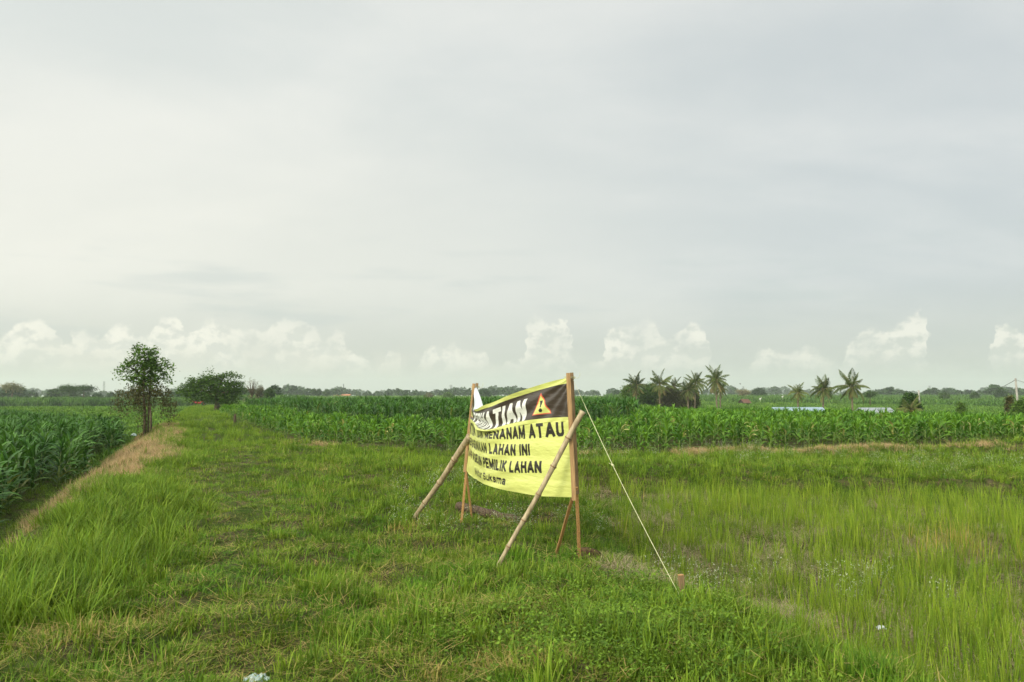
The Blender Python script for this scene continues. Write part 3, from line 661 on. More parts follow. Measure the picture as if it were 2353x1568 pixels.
def banner_pos(s, t):
    s = np.asarray(s, float); t = np.asarray(t, float)
    B = np.stack([pchip(knots, r[1], s) for r in rowdat]); Z = np.stack([pchip(knots, r[2], s) for r in rowdat]); T = [r[0] for r in rowdat]
    b = np.zeros_like(s); z = np.zeros_like(s)
    for k in range(len(T) - 1):
        m = (t >= T[k]) & (t <= T[k + 1] + 1e-9); f = (t - T[k]) / (T[k + 1] - T[k]); fs = f
        b = np.where(m, B[k] + (B[k + 1] - B[k]) * fs, b); z = np.where(m, Z[k] + (Z[k + 1] - Z[k]) * f, z)
    # folds: a sagging crease at the foot of the dark band, and fans of small wrinkles from the tied corners
    g = np.exp(-((s - .42) / .16) ** 2)
    b = b + .075 * g * np.exp(-((t - .345) / .028) ** 2) - .05 * g * np.exp(-((t - .27) / .06) ** 2)
    th = np.arctan2((t + .02) * 1.15, (1.02 - s) * 2.8); rr = np.hypot((t + .02) * 1.15, (1.02 - s) * 2.8)
    b = b + .009 * np.sin(th * 21 + 3 * rr) * np.exp(-((rr - .7) / .55) ** 2) * (t < .36)
    b = b + .006 * np.sin(t * 34 + s * 9 + 1.5 * np.sin(s * 11)) * np.sin(np.pi * s) ** .5
    b = b + .005 * np.sin(s * 60 + t * 7) * (t > .33) * np.exp(-((s - .2) / .2) ** 2)
    xy = PLf[None] + (PRt - PLf)[None] * s[..., None] + NRM[None] * b[..., None]
    return np.concatenate([xy, z[..., None]], -1)
NS, NTt = 900, 340
ss, tt = np.meshgrid(np.linspace(0, 1, NS), np.linspace(0, 1, NTt)); ss, tt = ss.ravel(), tt.ravel()
bv = banner_pos(ss, tt)
paint = np.zeros((len(ss), 3)); YEL = (.60, .635, .19); DARK = (.055, .041, .033); INK = (.030, .026, .022); WH = (.78, .79, .74); RED = (.60, .10, .06)
paint[:] = YEL
img = paint.reshape(NTt, NS, 3)
tcoord = np.linspace(0, 1, NTt); scoord = np.linspace(0, 1, NS)
img[(tcoord > .045) & (tcoord < .33)] = DARK
def arc(cx, cy, rx, ry, a0, a1, n=9):
    return [(cx + rx * math.cos(math.radians(a0 + (a1 - a0) * k / n)), cy + ry * math.sin(math.radians(a0 + (a1 - a0) * k / n))) for k in range(n + 1)]
GL = {'A': (.66, [[(0, 0), (.33, 1), (.66, 0)], [(.12, .30), (.54, .30)]]), 'E': (.5, [[(.5, 1), (0, 1), (0, 0), (.5, 0)], [(0, .52), (.44, .52)]]),
 'H': (.56, [[(0, 0), (0, 1)], [(.56, 0), (.56, 1)], [(0, .52), (.56, .52)]]), 'I': (0, [[(0, 0), (0, 1)]]), 'J': (.42, [[(.42, 1), (.42, .25)] + arc(.21, .25, .21, .25, 0, -180)]),
 'K': (.56, [[(0, 0), (0, 1)], [(.54, 1), (.02, .42)], [(.18, .58), (.58, 0)]]), 'L': (.46, [[(0, 1), (0, 0), (.46, 0)]]), 'M': (.74, [[(0, 0), (0, 1), (.37, .12), (.74, 1), (.74, 0)]]),
 'N': (.58, [[(0, 0), (0, 1), (.58, 0), (.58, 1)]]), 'P': (.5, [[(0, 0), (0, 1), (.26, 1)] + arc(.26, .73, .26, .27, 90, -90) + [(0, .46)]]), 'R': (.56, [[(0, 0), (0, 1), (.28, 1)] + arc(.28, .74, .26, .26, 90, -90) + [(0, .48)], [(.28, .48), (.56, 0)]]),
 'S': (.5, [arc(.25, .74, .25, .26, 20, 250) + arc(.25, .26, .25, .26, 70, -160)]), 'T': (.58, [[(0, 1), (.58, 1)], [(.29, 1), (.29, 0)]]), 'U': (.56, [[(0, 1), (0, .28)] + arc(.28, .28, .28, .28, 180, 360) + [(.56, 1)]]),
 'D': (.56, [[(0, 0), (0, 1), (.22, 1)] + arc(.22, .5, .34, .5, 90, -90) + [(0, 0)]]), 'G': (.6, [arc(.3, .5, .3, .5, 40, 320, 14) + [(.6, .45), (.34, .45)]]), ' ': (.12, []),
 'a': (.42, [arc(.21, .55, .20, .18, 160, 0) + [(.41, 0)], arc(.2, .19, .2, .19, 60, 330, 12)]), 't': (.24, [[(.1, .95), (.1, .12), (.24, .02)], [(0, .70), (.24, .70)]]), 'u': (.4, [[(0, .72), (0, .2)] + arc(.2, .2, .2, .2, 180, 330), [(.4, .72), (.4, 0)]]),
 'r': (.24, [[(0, 0), (0, .72)], [(0, .5), (.1, .68), (.24, .7)]]), 'k': (.4, [[(0, 0), (0, 1)], [(.36, .72), (.02, .3)], [(.14, .42), (.4, 0)]]), 's': (.36, [arc(.18, .54, .17, .17, 20, 250) + arc(.18, .18, .18, .18, 70, -160)]), 'm': (.66, [[(0, 0), (0, .72)], [(0, .5)] + arc(.165, .52, .165, .2, 160, 0) + [(.33, 0)], [(.33, .5)] + arc(.495, .52, .165, .2, 160, 0) + [(.66, 0)]])}
def put_text(txt, s0, s1, t_base, cap, color, bold=.11, shear=0.0, gap=.32):
    """letters drawn as flat strokes in the printed pattern; cap = height as a share of the sheet"""
    total = sum(GL[c][0] for c in txt) + gap * (len(txt) - 1); k = (s1 - s0) / total; x = 0
    asp = (k * 2.95) / (cap * 1.12)               # how much the letters are condensed
    for c in txt:
        w_, st = GL[c]
        for line in st:
            for (ax, ay), (bx, by) in zip(line[:-1], line[1:]):
                if abs(ax - bx) + abs(ay - by) < 1e-6: continue
                A = np.array([(x + ax), ay]); B_ = np.array([(x + bx), by])
                sx = (s0 + np.array([A[0], B_[0]]) * k) * (NS - 1); ty = (t_base - np.array([A[1], B_[1]]) * cap * (1 - bold) - bold * .5 * cap) * (NTt - 1)
                pad = 1 + bold * cap * NTt * 1.2; padx_ = 1 + bold * cap * 1.12 / 2.95 * NS * 1.2
                sh_ = shear * NS
                i0, i1 = int(max(0, sx.min() - padx_ - abs(sh_))), int(min(NS - 1, sx.max() + padx_ + abs(sh_))); j0, j1 = int(max(0, ty.min() - pad)), int(min(NTt - 1, ty.max() + pad))
                if i1 <= i0 or j1 <= j0: continue
                gx_, gy_ = np.meshgrid(np.arange(i0, i1 + 1), np.arange(j0, j1 + 1))
                yy_ = (t_base - gy_ / (NTt - 1)) / cap          # 0..1 up the letter
                X_ = (gx_ + sh_ * (yy_ - .5)) / (NS - 1); X_ = (X_ - s0) / k * asp; Y_ = yy_
                ax_, ay_, bx_, by_ = A[0] * asp, A[1] * (1 - bold) + bold * .5, B_[0] * asp, B_[1] * (1 - bold) + bold * .5
                dx, dy = bx_ - ax_, by_ - ay_; L2 = dx * dx + dy * dy + 1e-9; L = L2 ** .5; tt_ = ((X_ - ax_) * dx + (Y_ - ay_) * dy) / L2
                perp = np.abs((X_ - ax_) * dy - (Y_ - ay_) * dx) / L; over = np.maximum(0, np.maximum(-tt_, tt_ - 1)) * L
                m = (perp <= bold * .72) & (over <= bold * .5) & (Y_ >= -.01) & (Y_ <= 1.01); img[gy_[m], gx_[m]] = color
        x += w_ + gap
put_text('PERHATIAN', .205, .765, .326, .228, WH, .17, -.02, .38)
put_text('UNTUK TIDAK MENANAM ATAU', .03, .955, .475, .112, INK, .19, 0, .37)
put_text('MENGGUNAKAN LAHAN INI', .03, .795, .637, .112, INK, .19, 0, .37)
put_text('TANPA SEIJIN PEMILIK LAHAN', .025, .858, .80, .112, INK, .19, 0, .37)
put_text('Matur Suksma', .26, .635, .945, .085, INK, .17, 0, .25)
def tri(cx, t0, t1, hw, color):
    for j in range(NTt):
        f = (tcoord[j] - t0) / (t1 - t0)
        if 0 <= f <= 1: img[j, np.abs(scoord - cx) <= hw * f] = color
for cx in (.862, .10):
    tri(cx, .080, .288, .045, RED); tri(cx, .105, .278, .038, YEL)
    for j in range(NTt):
        f = (tcoord[j] - .155) / .065
        if 0 <= f <= 1: img[j, np.abs(scoord - cx) <= .007 * (1 - .55 * f)] = INK
    yy, xx = np.meshgrid(tcoord, scoord, indexing='ij'); img[((xx - cx) / .008) ** 2 + ((yy - .248) / .020) ** 2 <= 1] = INK
paint = img.reshape(-1, 3)
bm_, t, out = new_mat('printed vinyl')
c = t.attr('print'); op = t.objpos()
wr = t.noise(t.mapping(op, scale=(6, 3, 9)), 1.5, 5, .55); wr2 = t.noise(t.mapping(op, scale=(3, 3, 14), rot=(.5, 0, .4)), 2.2, 3, .5)
hgt = t.math('ADD', wr, wr2)
geo = t.n.new('ShaderNodeNewGeometry')
grime = t.smooth(t.noise(op, 3.5, 5, .6), .35, .7, .93, 1.0)
c = t.mix(1.0, c, t.xyz(grime, grime, grime), 'MULTIPLY')
front = principled(t, None, c, .34, .6, t.bump(hgt, .5, .016))
trn = t.n.new('ShaderNodeBsdfTranslucent'); t.l.new(c, trn.inputs[0])
mx = t.n.new('ShaderNodeMixShader'); mx.inputs[0].default_value = .15; t.l.new(front.outputs[0], mx.inputs[1]); t.l.new(trn.outputs[0], mx.inputs[2])
backs = principled(t, None, (.72, .74, .76), .45, .4, t.bump(hgt, .5, .02))
mx2 = t.n.new('ShaderNodeMixShader'); t.l.new(geo.outputs['Backfacing'], mx2.inputs[0]); t.l.new(mx.outputs[0], mx2.inputs[1]); t.l.new(backs.outputs[0], mx2.inputs[2]); t.l.new(mx2.outputs[0], out.inputs[0])
ii = np.arange(NS * NTt).reshape(NTt, NS)
bf = np.stack([ii[:-1, :-1], ii[1:, :-1], ii[1:, 1:], ii[:-1, 1:]], -1).reshape(-1, 4)
sheet_me = mesh_from('vinyl_sheet', bv, bf, bm_)
ca = sheet_me.color_attributes.new('print', 'FLOAT_COLOR', 'POINT'); ca.data.foreach_set('color', np.concatenate([paint, np.ones((len(paint), 1))], 1).astype(np.float32).ravel())
broot = empty('banner_sign', (0.05, 9.1, float(H(.05, 9.1))), 'yellow and black vinyl warning banner printed UNTUK TIDAK MENANAM ATAU, bulging between two timber frames', 'banner')
def child(mb, name, mats, root, smooth=False):
    o = mb.build(name, mats, root, smooth); o.matrix_parent_inverse = Matrix.Translation(-root.location); return o
o = obj('vinyl_sheet', sheet_me, broot); o.matrix_parent_inverse = Matrix.Translation(-broot.location)
# the limp corner at the left tie, folded over so its white back shows
ap = [PD(*UZ(288, 196), 10.30), PD(*UZ(312, 200), 10.36)]
mb = MB(); G = []
for i in range(13):
    f = i / 12
    L = PD(*UZ(288 - 24 * f - 6 * math.sin(f * 6), 196 + 275 * f), 10.28 - .55 * f); R = PD(*UZ(312 + 78 * f ** 1.1, 200 + 222 * f), 10.30 - .75 * f)
    for j in range(9):
        g = j / 8; q = L.lerp(R, g); wv = .03 * math.sin(g * 7 + f * 3) * f; G.append((q.x + wv * .3, q.y + wv, q.z))
mb.add(G, [[i * 9 + j, i * 9 + j + 1, (i + 1) * 9 + j + 1, (i + 1) * 9 + j] for i in range(12) for j in range(8)], 0)
child(mb, 'folded_corner', simple_mat('white banner back', (.50, .53, .57), (.42, .45, .49), 5, .45, .3), broot, True)
def frame(name, label, top, basep, leg2, jt, half, slat_w):
    """two slats clamping the cloth, standing on an inverted V of legs"""
    root = empty(name, (basep.x, basep.y, basep.z), label, 'timber frame', 'timber frames holding the banner')
    a = MB(); a.beam(top + Vector((-.016, -.07, 0)), jt + Vector((-.016, -.07, -.02)), slat_w, .022, Vector((.9, -.1, 0)), rough=.0012); child(a, 'front_slat', M_slat, root)
    a = MB(); a.beam(top + Vector((.022, .005, .006)), jt + Vector((.022, .005, .03)), slat_w * .85, .022, Vector((.9, -.1, 0)), rough=.0012); child(a, 'rear_slat', M_wood_grey, root)
    a = MB(); a.beam(jt + Vector((.012, -.01, .10)), basep - Vector((0, 0, .12)), slat_w * .8, .03, Vector((1, 0, 0)), rough=.0015); child(a, 'leg', M_wood, root)
    a = MB(); a.beam(jt + Vector((-.01, .022, .04)), leg2 - Vector((0, 0, .12)), slat_w * .7, .025, Vector((1, 0, 0)), rough=.0015); child(a, 'leg', M_wood, root)
    # string tied round the top
    a = MB()
    for dz in (-.035, -.045, -.05):
        pts = [top + Vector((.0 + .052 * math.cos(k * .785), -.012 + .035 * math.sin(k * .785), dz + .006 * math.sin(k * 2.3))) for k in range(9)]; a.tube(pts, .0022, 5)
    a.tube([top + Vector((.05, -.02, -.04)), top + Vector((.08, -.03, -.05)), top + Vector((.10, -.03, -.02)), top + Vector((.098, -.03, .005))], .0018, 5)
    child(a, 'tie_string', M_string, root, True); return root
def GP(u, v):
    p = P(u, v)
    for _ in range(4): p = P(u, v, float(H(p.x, p.y)))
    return p
rt = PD(1308.5, 857.5, 7.74); rb = GP(1333, 1284); rl = GP(1272, 1270)
frame('timber_frame', 'tall orange timber frame at the near right end of the banner, standing on splayed legs', rt, rb, rl, PD(1321.5, 1143, 7.74), .05, .042)
lt = PD(1092.5, 881.5, 10.33); lb = Vector((-.672, 10.55, float(H(-.67, 10.55)))); ll = GP(1087.4, 1196)
frame('timber_frame', 'slim timber frame at the far left end of the banner, beside the log', lt, lb, ll, PD(1071.5, 1080, 10.33), .05, .038)
def bamboo(label, a, b, r0, r1, nodes, bend):
    root = empty('bamboo_pole', a, label, 'bamboo pole', 'bamboo poles propping the banner'); root_inv = Matrix.Translation(-Vector(a))
    a, b = Vector(a), Vector(b); d = b - a; n = 60; pts = []; rad = []; side = Vector((-d.y, d.x, 0)).normalized()
    for i in range(n + 1):
        f = i / n; pts.append(a + d * f + side * bend * math.sin(f * math.pi) + Vector((0, 0, .01 * math.sin(f * 9)))); ph = (f * nodes) % 1.0
        k = min(ph, 1 - ph); rad.append((r0 + (r1 - r0) * f) * (1 + .22 * math.exp(-(k / .035) ** 2)))
    mb = MB(); mb.tube(pts, rad, 12); o = mb.build('pole', M_bamboo, root, True); o.matrix_parent_inverse = root_inv
    mb = MB()
    for j in range(1, nodes):
        i = round(j / nodes * n); r = rad[i]; mb.tube([pts[i] - d.normalized() * .006, pts[i] + d.normalized() * .006], r * 1.06, 12)
    o = mb.build('node_ring', M_wood_grey, root, True); o.matrix_parent_inverse = root_inv
ba = GP(1134, 1306); ba.z -= .06; bamboo('long thin bamboo pole leaning across the front of the banner onto the right frame', ba, PD(1339.5, 946, 7.60), .020, .027, 6, .03)
bb = GP(944, 1193); bb.z -= .06; bamboo('thick bamboo pole propped against the far left frame from the grass outside', bb, PD(1079, 1004, 10.2), .030, .041, 4, .01)
# rope and stake
st_b = GP(1571, 1384); st_t = st_b + Vector((-.02, .0, .21))
root = empty('wooden_stake', st_b, 'short split wooden stake driven into the grass right of the banner, holding the rope', 'stake')
mb = MB(); mb.beam(st_b - Vector((0, 0, .15)), st_t, .046, .034, Vector((1, .3, 0)), rough=.002); child(mb, 'stake_body', M_wood_grey, root)
mb = MB(); mb.box(st_t + Vector((0, 0, .002)), (.040, .028, .006), .29); child(mb, 'cut_top', M_wood, root)
ra = rt + Vector((.03, 0, -.05)); rbp = st_b + Vector((-.03, -.01, .05)); pts = []
for i in range(41):
    f = i / 40; q = ra.lerp(rbp, f); q.z -= .05 * math.sin(f * math.pi); pts.append(q)
mb = MB(); mb.tube(pts, [.0012 if i < 6 else .0026 for i in range(41)], 6)
kn = pts[17]; mb.tube([kn + Vector((-.012, 0, .012)), kn, kn + Vector((.012, 0, -.012))], [.006, .011, .006], 6); mb.tube([kn, kn + Vector((-.035, 0, .02))], .002, 5)
for dz in (0, .012): mb.tube([st_b + Vector((-.005 + .034 * math.cos(k * .785), .028 * math.sin(k * .785), .05 + dz)) for k in range(9)], .004, 5)
tag(mb.build('guy_rope', M_string, None, True), 'pale plastic guy rope stretched from the right frame top down to the stake', 'rope')
# clod of earth at the right frame's foot
def lump(center, size, seed, mat, name='clod', sub=3, amp=.35):
    bm = bmesh.new(); bmesh.ops.create_icosphere(bm, subdivisions=sub, radius=1); r = random.Random(seed)
    ks = [(Vector((r.gauss(0, 2.4), r.gauss(0, 2.4), r.gauss(0, 2.4))), r.uniform(0, 6)) for _ in range(8)]
    for v in bm.verts:
        k = 1 + amp * sum(math.sin(v.co.dot(a) + b) for a, b in ks) / 4; v.co = Vector((v.co.x * size[0] * k, v.co.y * size[1] * k, v.co.z * size[2] * k)) + Vector(center)
    for f in bm.faces: f.smooth = True
    me = bpy.data.meshes.new(name); bm.to_mesh(me); bm.free(); me.materials.append(mat); return obj(name, me)
M_earth = simple_mat('dug earth', (.10, .065, .035), (.045, .03, .018), 30, .95, .1, bump=.8, bdist=.01)
tag(lump(rb + Vector((.06, .05, .02)), (.13, .10, .075), 3, M_earth, 'earth_clod', 4, .5), 'dark clod of dug earth at the foot of the right timber frame', 'earth clod')
# log
M_bark = simple_mat('old bark', (.13, .095, .065), (.05, .035, .025), 6, .9, .15, (9, 2, 9), 1.0, .012)
la = GP(1052, 1172); lb2 = GP(1192, 1203); la.z += .055; lb2.z += .04
mb = MB(); n = 26; pts = [la.lerp(lb2, i / n) + Vector((0, .03 * math.sin(i * .22), .006 * math.sin(i * .9))) for i in range(n + 1)]
mb.tube(pts, [.058 * (1 + .04 * math.sin(i * 1.7) + .05 * math.sin(i * .6)) for i in range(n + 1)], 14)
root = empty('log', la, 'grey brown log lying in the grass beneath the banner', 'log'); child(mb, 'bark', M_bark, root, True)
mb = MB(); dd = (la - lb2).normalized(); mb.tube([la - dd * .01, la + dd * .004], [.054, .052], 14); child(mb, 'cut_end', M_wood_grey, root)
# litter
def crumple(name, label, cat, c, w_, h_, mat, seed):
    r = np.random.default_rng(seed); n = 14; V = []
    for i in range(n):
        for j in range(n):
            x_, y_ = (i / (n - 1) - .5), (j / (n - 1) - .5); z_ = .35 * abs(math.sin(i * .7 + seed)) * (1 - abs(2 * x_)) + .25 * math.sin(j * 1.1 + i * .5) * (1 - abs(2 * y_)) + r.normal(0, .04)
            V.append((c.x + x_ * w_ + r.normal(0, .004), c.y + y_ * w_ * .8, c.z + .01 + max(0, z_) * h_))
    me = mesh_from(name, V, [[i * n + j, (i + 1) * n + j, (i + 1) * n + j + 1, i * n + j + 1] for i in range(n - 1) for j in range(n - 1)], mat)
    o = obj(name, me); m_ = o.modifiers.new('thick', 'SOLIDIFY'); m_.thickness = .0015; return tag(o, label, cat)
M_bag = simple_mat('thin pale plastic', (.45, .53, .50), (.25, .36, .36), 22, .35, .5)
crumple('plastic_bag', 'crumpled pale plastic bag half hidden in the short grass near the viewer', 'plastic bag', GP(590, 1570), .15, .10, M_bag, 2)
p = GP(2026, 1478); crumple('paper_scrap', 'small white scrap caught low among the rice stalks', 'scrap', p + Vector((0, 0, .10)), .06, .07, M_white, 5)
# ------------------------------------------------------------------ trees
M_bark2 = simple_mat('tree bark', (.13, .10, .065), (.06, .045, .03), 5, .9, .15, (8, 8, 1.5), .8, .02)
M_leafA = leaf_mat('vine and leaf green', (.025, .065, .008), (.055, .125, .015), (.085, .16, .025), (.16, .12, .05), patch=.2, dry_lo=.85, dry_hi=.97, transl=.25)
M_leafB = leaf_mat('half dry creeper', (.045, .055, .016), (.075, .095, .026), (.105, .085, .033), (.14, .105, .05), patch=.5, dry_lo=.5, dry_hi=.7, transl=.2)
M_leafC = leaf_mat('spreading tree leaves', (.045, .09, .009), (.10, .19, .02), (.14, .23, .035), (.14, .14, .05), patch=.2, dry_lo=.85, dry_hi=.97, transl=.25)
def spray_cloud(center, rx, ry, rz, n_spray, per, leaf, flat=.5, droop=.3, length=.3):
    """many short leafy twigs in an ellipsoid, heavier towards its outside"""
    out_ = []; u = RNG.normal(size=(n_spray, 3)); u /= np.linalg.norm(u, axis=1, keepdims=True)
    r = uni(.35, 1.0, n_spray)[:, None] ** .6; c0 = np.array(center) + u * r * np.array([rx, ry, rz])
    d = u * np.array([1, 1, flat]) + RNG.normal(0, .35, (n_spray, 3)); d[:, 2] -= droop; d /= np.linalg.norm(d, axis=1, keepdims=True)
    f = np.tile(np.linspace(0, 1, per), n_spray); cc = np.repeat(c0, per, 0) + np.repeat(d, per, 0) * (f * length)[:, None]
    cc[:, 2] -= (f ** 2) * length * droop; cc += RNG.normal(0, leaf * .5, cc.shape)
    return quads(cc, uni(.6, 1.2, len(cc)) * leaf, rnd=np.repeat(uni(0, 1, n_spray), per), droop=droop * .6, up=.5, aspect=.5)
def tree_root(name, base, label, cat='tree', group=None): return empty(name, base, label, cat, group)
def add_part(root, name, V, Fc, vc, mat):
    o = obj(name, mesh_from(name, V, Fc, mat, vc), root); o.matrix_parent_inverse = Matrix.Translation(-root.location); return o
# the creeper-hung tree on the bank
D = 35.6; pxm = .43519 * D / F
def blobs(lst, D, leaf, dens, per, droop, length, flat=.5, ysq=1.0, sat=4, shrink=.88):
    parts = []; pxm = .43519 * D / F; full = []
    for (u, v, rx, rz, k) in lst:
        full.append((u, v, rx * shrink, rz * shrink, k))
        if rx > 12:
            for q in range(sat):
                a_ = RNG.uniform(0, 6.28); g_ = RNG.uniform(.22, .36); full.append((u + math.cos(a_) * rx * 1.0, v + math.sin(a_) * rz * 1.0, rx * g_, max(rz * g_, 2), k))
    for (u, v, rx, rz, k) in full:
        c = PD(u, v, D); a, b = rx * pxm, rz * pxm
        parts.append(spray_cloud(c, a, a * ysq, b, max(8, int(dens * k * a * max(b, a * .4) / leaf ** 2)), per, leaf, flat, droop, length))
    return join(parts)
vb = Vector((PD(333, 990, D).x, D, float(H(PD(333, 990, D).x, D))))
root = tree_root('creeper_covered_tree', vb, 'slender tree on the bank, green at the top and hung with brown creeper below')
add_part(root, 'crown', *blobs([(318, 803, 13, 6, 1), (338, 806, 16, 7, 1), (350, 801, 6, 3, .8), (331, 818, 24, 10, 1.1), (300, 833, 14, 7, 1), (326, 834, 22, 10, 1.1), (352, 830, 18, 8, 1), (377, 826, 10, 5, .9), (389, 838, 8, 6, .8), (374, 846, 12, 7, .8), (340, 850, 20, 10, 1.1), (310, 853, 16, 7, .8), (284, 846, 9, 4, .8), (271, 851, 7, 3, .7), (295, 868, 8, 4, .5),
     (318, 872, 13, 7, .8), (340, 872, 14, 11, .9), (364, 866, 14, 7, .3), (384, 866, 6, 5, .3)], D, .15, 9.0, 8, .45, .26, sat=2, shrink=.92), M_leafA)
add_part(root, 'hanging_creeper', *blobs([(292, 905, 24, 11, .7), (274, 923, 11, 8, .6), (326, 898, 26, 18, .8), (366, 898, 24, 15, .7), (386, 925, 13, 13, .7), (316, 928, 12, 16, .35), (333, 950, 8, 40, .45), (381, 942, 8, 8, .5), (268, 932, 5, 10, .6), (300, 890, 22, 8, .5), (346, 878, 28, 10, .5)], D, .11, 10, 9, 1.3, .30, sat=1, shrink=.9), M_leafB)
mb = MB()
def px3(u, v, dy=0): return PD(u, v, D + dy)
vbz = vb - Vector((0, 0, .1))
mb.tube([vbz + Vector((.0, 0, 0)), px3(333, 950), px3(330, 900), px3(331, 860), px3(334, 825)], [.085, .065, .06, .05, .02], 8)
mb.tube([vbz + Vector((.12, .05, 0)), px3(341, 955, .1), px3(343, 910, .1), px3(346, 870, .1), px3(350, 835, .2)], [.055, .045, .045, .04, .02], 8)
mb.tube([vbz + Vector((.32, -.1, 0)), px3(347, 965, -.1), px3(345, 930, -.1)], [.05, .045, .03], 6)
for (u0, v0, u1, v1) in ((330, 880, 295, 865), (331, 870, 290, 838), (334, 860, 372, 840), (345, 880, 378, 868), (331, 895, 285, 905), (343, 900, 375, 905), (334, 850, 345, 815), (332, 855, 318, 815)):
    mb.tube([px3(u0, v0), px3((u0 + u1) / 2, (v0 + v1) / 2 - 4, .2), px3(u1, v1, .3)], [.05, .035, .012], 6)
child(mb, 'trunk', M_bark2, root, True)
crumple('white_sack', 'small white sack lying at the foot of the creeper covered tree', 'sack', Vector((vb.x - .35, vb.y - .3, vb.z + .05)), .22, .30, M_bag, 9)
# spreading tree farther along the path
D = 77.0; base = Vector((PD(497, 946, D).x, D, float(H(PD(497, 946, D).x, D))))
root = tree_root('spreading_tree', base, 'low tree with a wide flat layered crown on the right of the path')
layers = []
for (u, v, rx, rz, k) in ((490, 866, 26, 4, 1), (478, 873, 30, 4, 1), (525, 862, 22, 4, 1), (486, 852, 10, 2.5, 1), (530, 856, 11, 2.5, 1), (455, 882, 28, 4, 1), (505, 880, 40, 5, 1.1), (437, 890, 24, 4, 1), (470, 893, 38, 5, 1), (520, 892, 36, 5, 1), (428, 898, 18, 3, .8), (455, 903, 32, 4, .9), (500, 905, 40, 5, 1), (530, 905, 20, 5, .9),
      (463, 914, 28, 4, .8), (505, 916, 34, 6, .9), (522, 923, 16, 4, .6), (540, 880, 14, 3, .8), (543, 897, 10, 3, .7), (416, 893, 8, 2, .8), (452, 872, 16, 3, .8)):
    layers.append((u, v, rx, rz, k))
add_part(root, 'crown', *blobs(layers, D, .22, 8.5, 7, .22, .42, .08), M_leafC)
mb = MB(); b0 = base - Vector((0, 0, .1))
mb.tube([b0, PD(499, 925, D), PD(497, 905, D), PD(495, 880, D), PD(492, 862, D)], [.28, .20, .15, .09, .03], 8)
for (u1, v1, dy) in ((450, 892, -.5), (530, 880, .6), (470, 872, 1), (525, 900, -1), (515, 862, 0), (480, 905, -1.5)):
    mb.tube([PD(498, 922, D), PD((498 + u1) / 2, (905 + v1) / 2, D + dy / 2), PD(u1, v1, D + dy)], [.12, .08, .02], 6)
mb.tube([PD(505, 938, D), PD(500, 920, D)], [.08, .05], 6)
child(mb, 'trunk', M_bark2, root, True)
# leafy stump at the maize corner
D = 47.0; base = Vector((PD(540, 968, D).x, D, float(H(PD(540, 968, D).x, D)))); root = tree_root('tree_stump', base, 'short stump with a few sprouting leaves at the corner of the maize', 'stump')
mb = MB(); mb.tube([base - Vector((0, 0, .1)), PD(540, 958, D), PD(541, 950, D)], [.10, .08, .07], 8); child(mb, 'trunk', M_bark2, root, True)
add_part(root, 'shoots', *blobs([(541, 948, 9, 3, .5), (536, 953, 6, 4, .4)], D, .12, .25, 5, .3, .2), M_leafC)

def generic_tree(name, label, u, vb_, vtop, D, wpx, mat, dens=.5, leaf=.3, kind='round', group=None, trunk_frac=.35, cat='tree'):
    pxm = .43519 * D / F; bx = PD(u, vb_, D); z0 = float(H(bx.x, D)); base = Vector((bx.x, D, z0)); topz = PD(u, vtop, D).z
    h = topz - z0; root = tree_root(name, base, label, cat, group); parts = []; rw = wpx * pxm / 2
    r = random.Random(int(u * 7 + D)); mb = MB()
    if kind == 'umbrella':
        for k in range(9):
            a = r.uniform(0, 6.28); q = r.uniform(.1, .8); parts.append(spray_cloud(base + Vector((math.cos(a) * rw * q, math.sin(a) * rw * q, h * r.uniform(.72, .93))), rw * .4, rw * .4, h * .06, int(26 * dens), 6, leaf, .4, .1, leaf * 2))
    elif kind == 'bare':
        parts.append(spray_cloud(base + Vector((0, 0, h * .75)), rw, rw, h * .25, int(26 * dens), 5, leaf, .5, .1, leaf * 2)); parts.append(spray_cloud(base + Vector((0, 0, h * .2)), rw * .9, rw, h * .2, int(50 * dens), 5, leaf, .5, .1, leaf * 2))
        for k in range(26):
            a = r.uniform(0, 6.28); q = r.uniform(.3, 1); m_ = base + Vector((math.cos(a) * rw * q * .4, math.sin(a) * rw * q * .4, h * .6)); e_ = base + Vector((math.cos(a) * rw * q, math.sin(a) * rw * q, h * (1 - .35 * q * q)))
            mb.tube([base + Vector((0, 0, h * .35)), m_, e_], [h * .012, h * .009, h * .003], 5)
    else:
        nb = 10 if kind == 'round' else 6
        for k in range(nb):
            a = r.uniform(0, 6.28); q = r.uniform(.0, .62); zc = r.uniform(trunk_frac + .1, .80)
            sh = math.sqrt(max(.15, 1 - ((zc - .55) / .5) ** 2)); rr_ = r.uniform(.32, .5)
            parts.append(spray_cloud(base + Vector((math.cos(a) * rw * q * sh, math.sin(a) * rw * q * sh, h * zc)), rw * rr_, rw * rr_, h * .2, int(60 * dens), 6, leaf, .7, .15, leaf * 1.4))
        if kind == 'dome':
            for k in range(14):
                a = k / 14 * 6.28; q = .62; parts.append(spray_cloud(base + Vector((math.cos(a) * rw * q, math.sin(a) * rw * q, h * .38)), rw * .38, rw * .38, h * .38, int(50 * dens), 6, leaf, .7, .1, leaf))
            parts.append(spray_cloud(base + Vector((0, 0, h * .62)), rw * .72, rw * .72, h * .36, int(420 * dens), 6, leaf, .7, .1, leaf))
    mb.tube([base - Vector((0, 0, .2)), base + Vector((0, 0, h * .45)), base + Vector((rw * .08, 0, h * .8))], [h * .035, h * .025, h * .01], 7)
    child(mb, 'trunk', M_bark2, root, True); add_part(root, 'crown', *join(parts), mat); return root
M_leafDry = leaf_mat('thin brownish leaves', (.10, .10, .05), (.16, .17, .08), (.20, .17, .10), (.22, .17, .1), patch=.2, transl=.2)
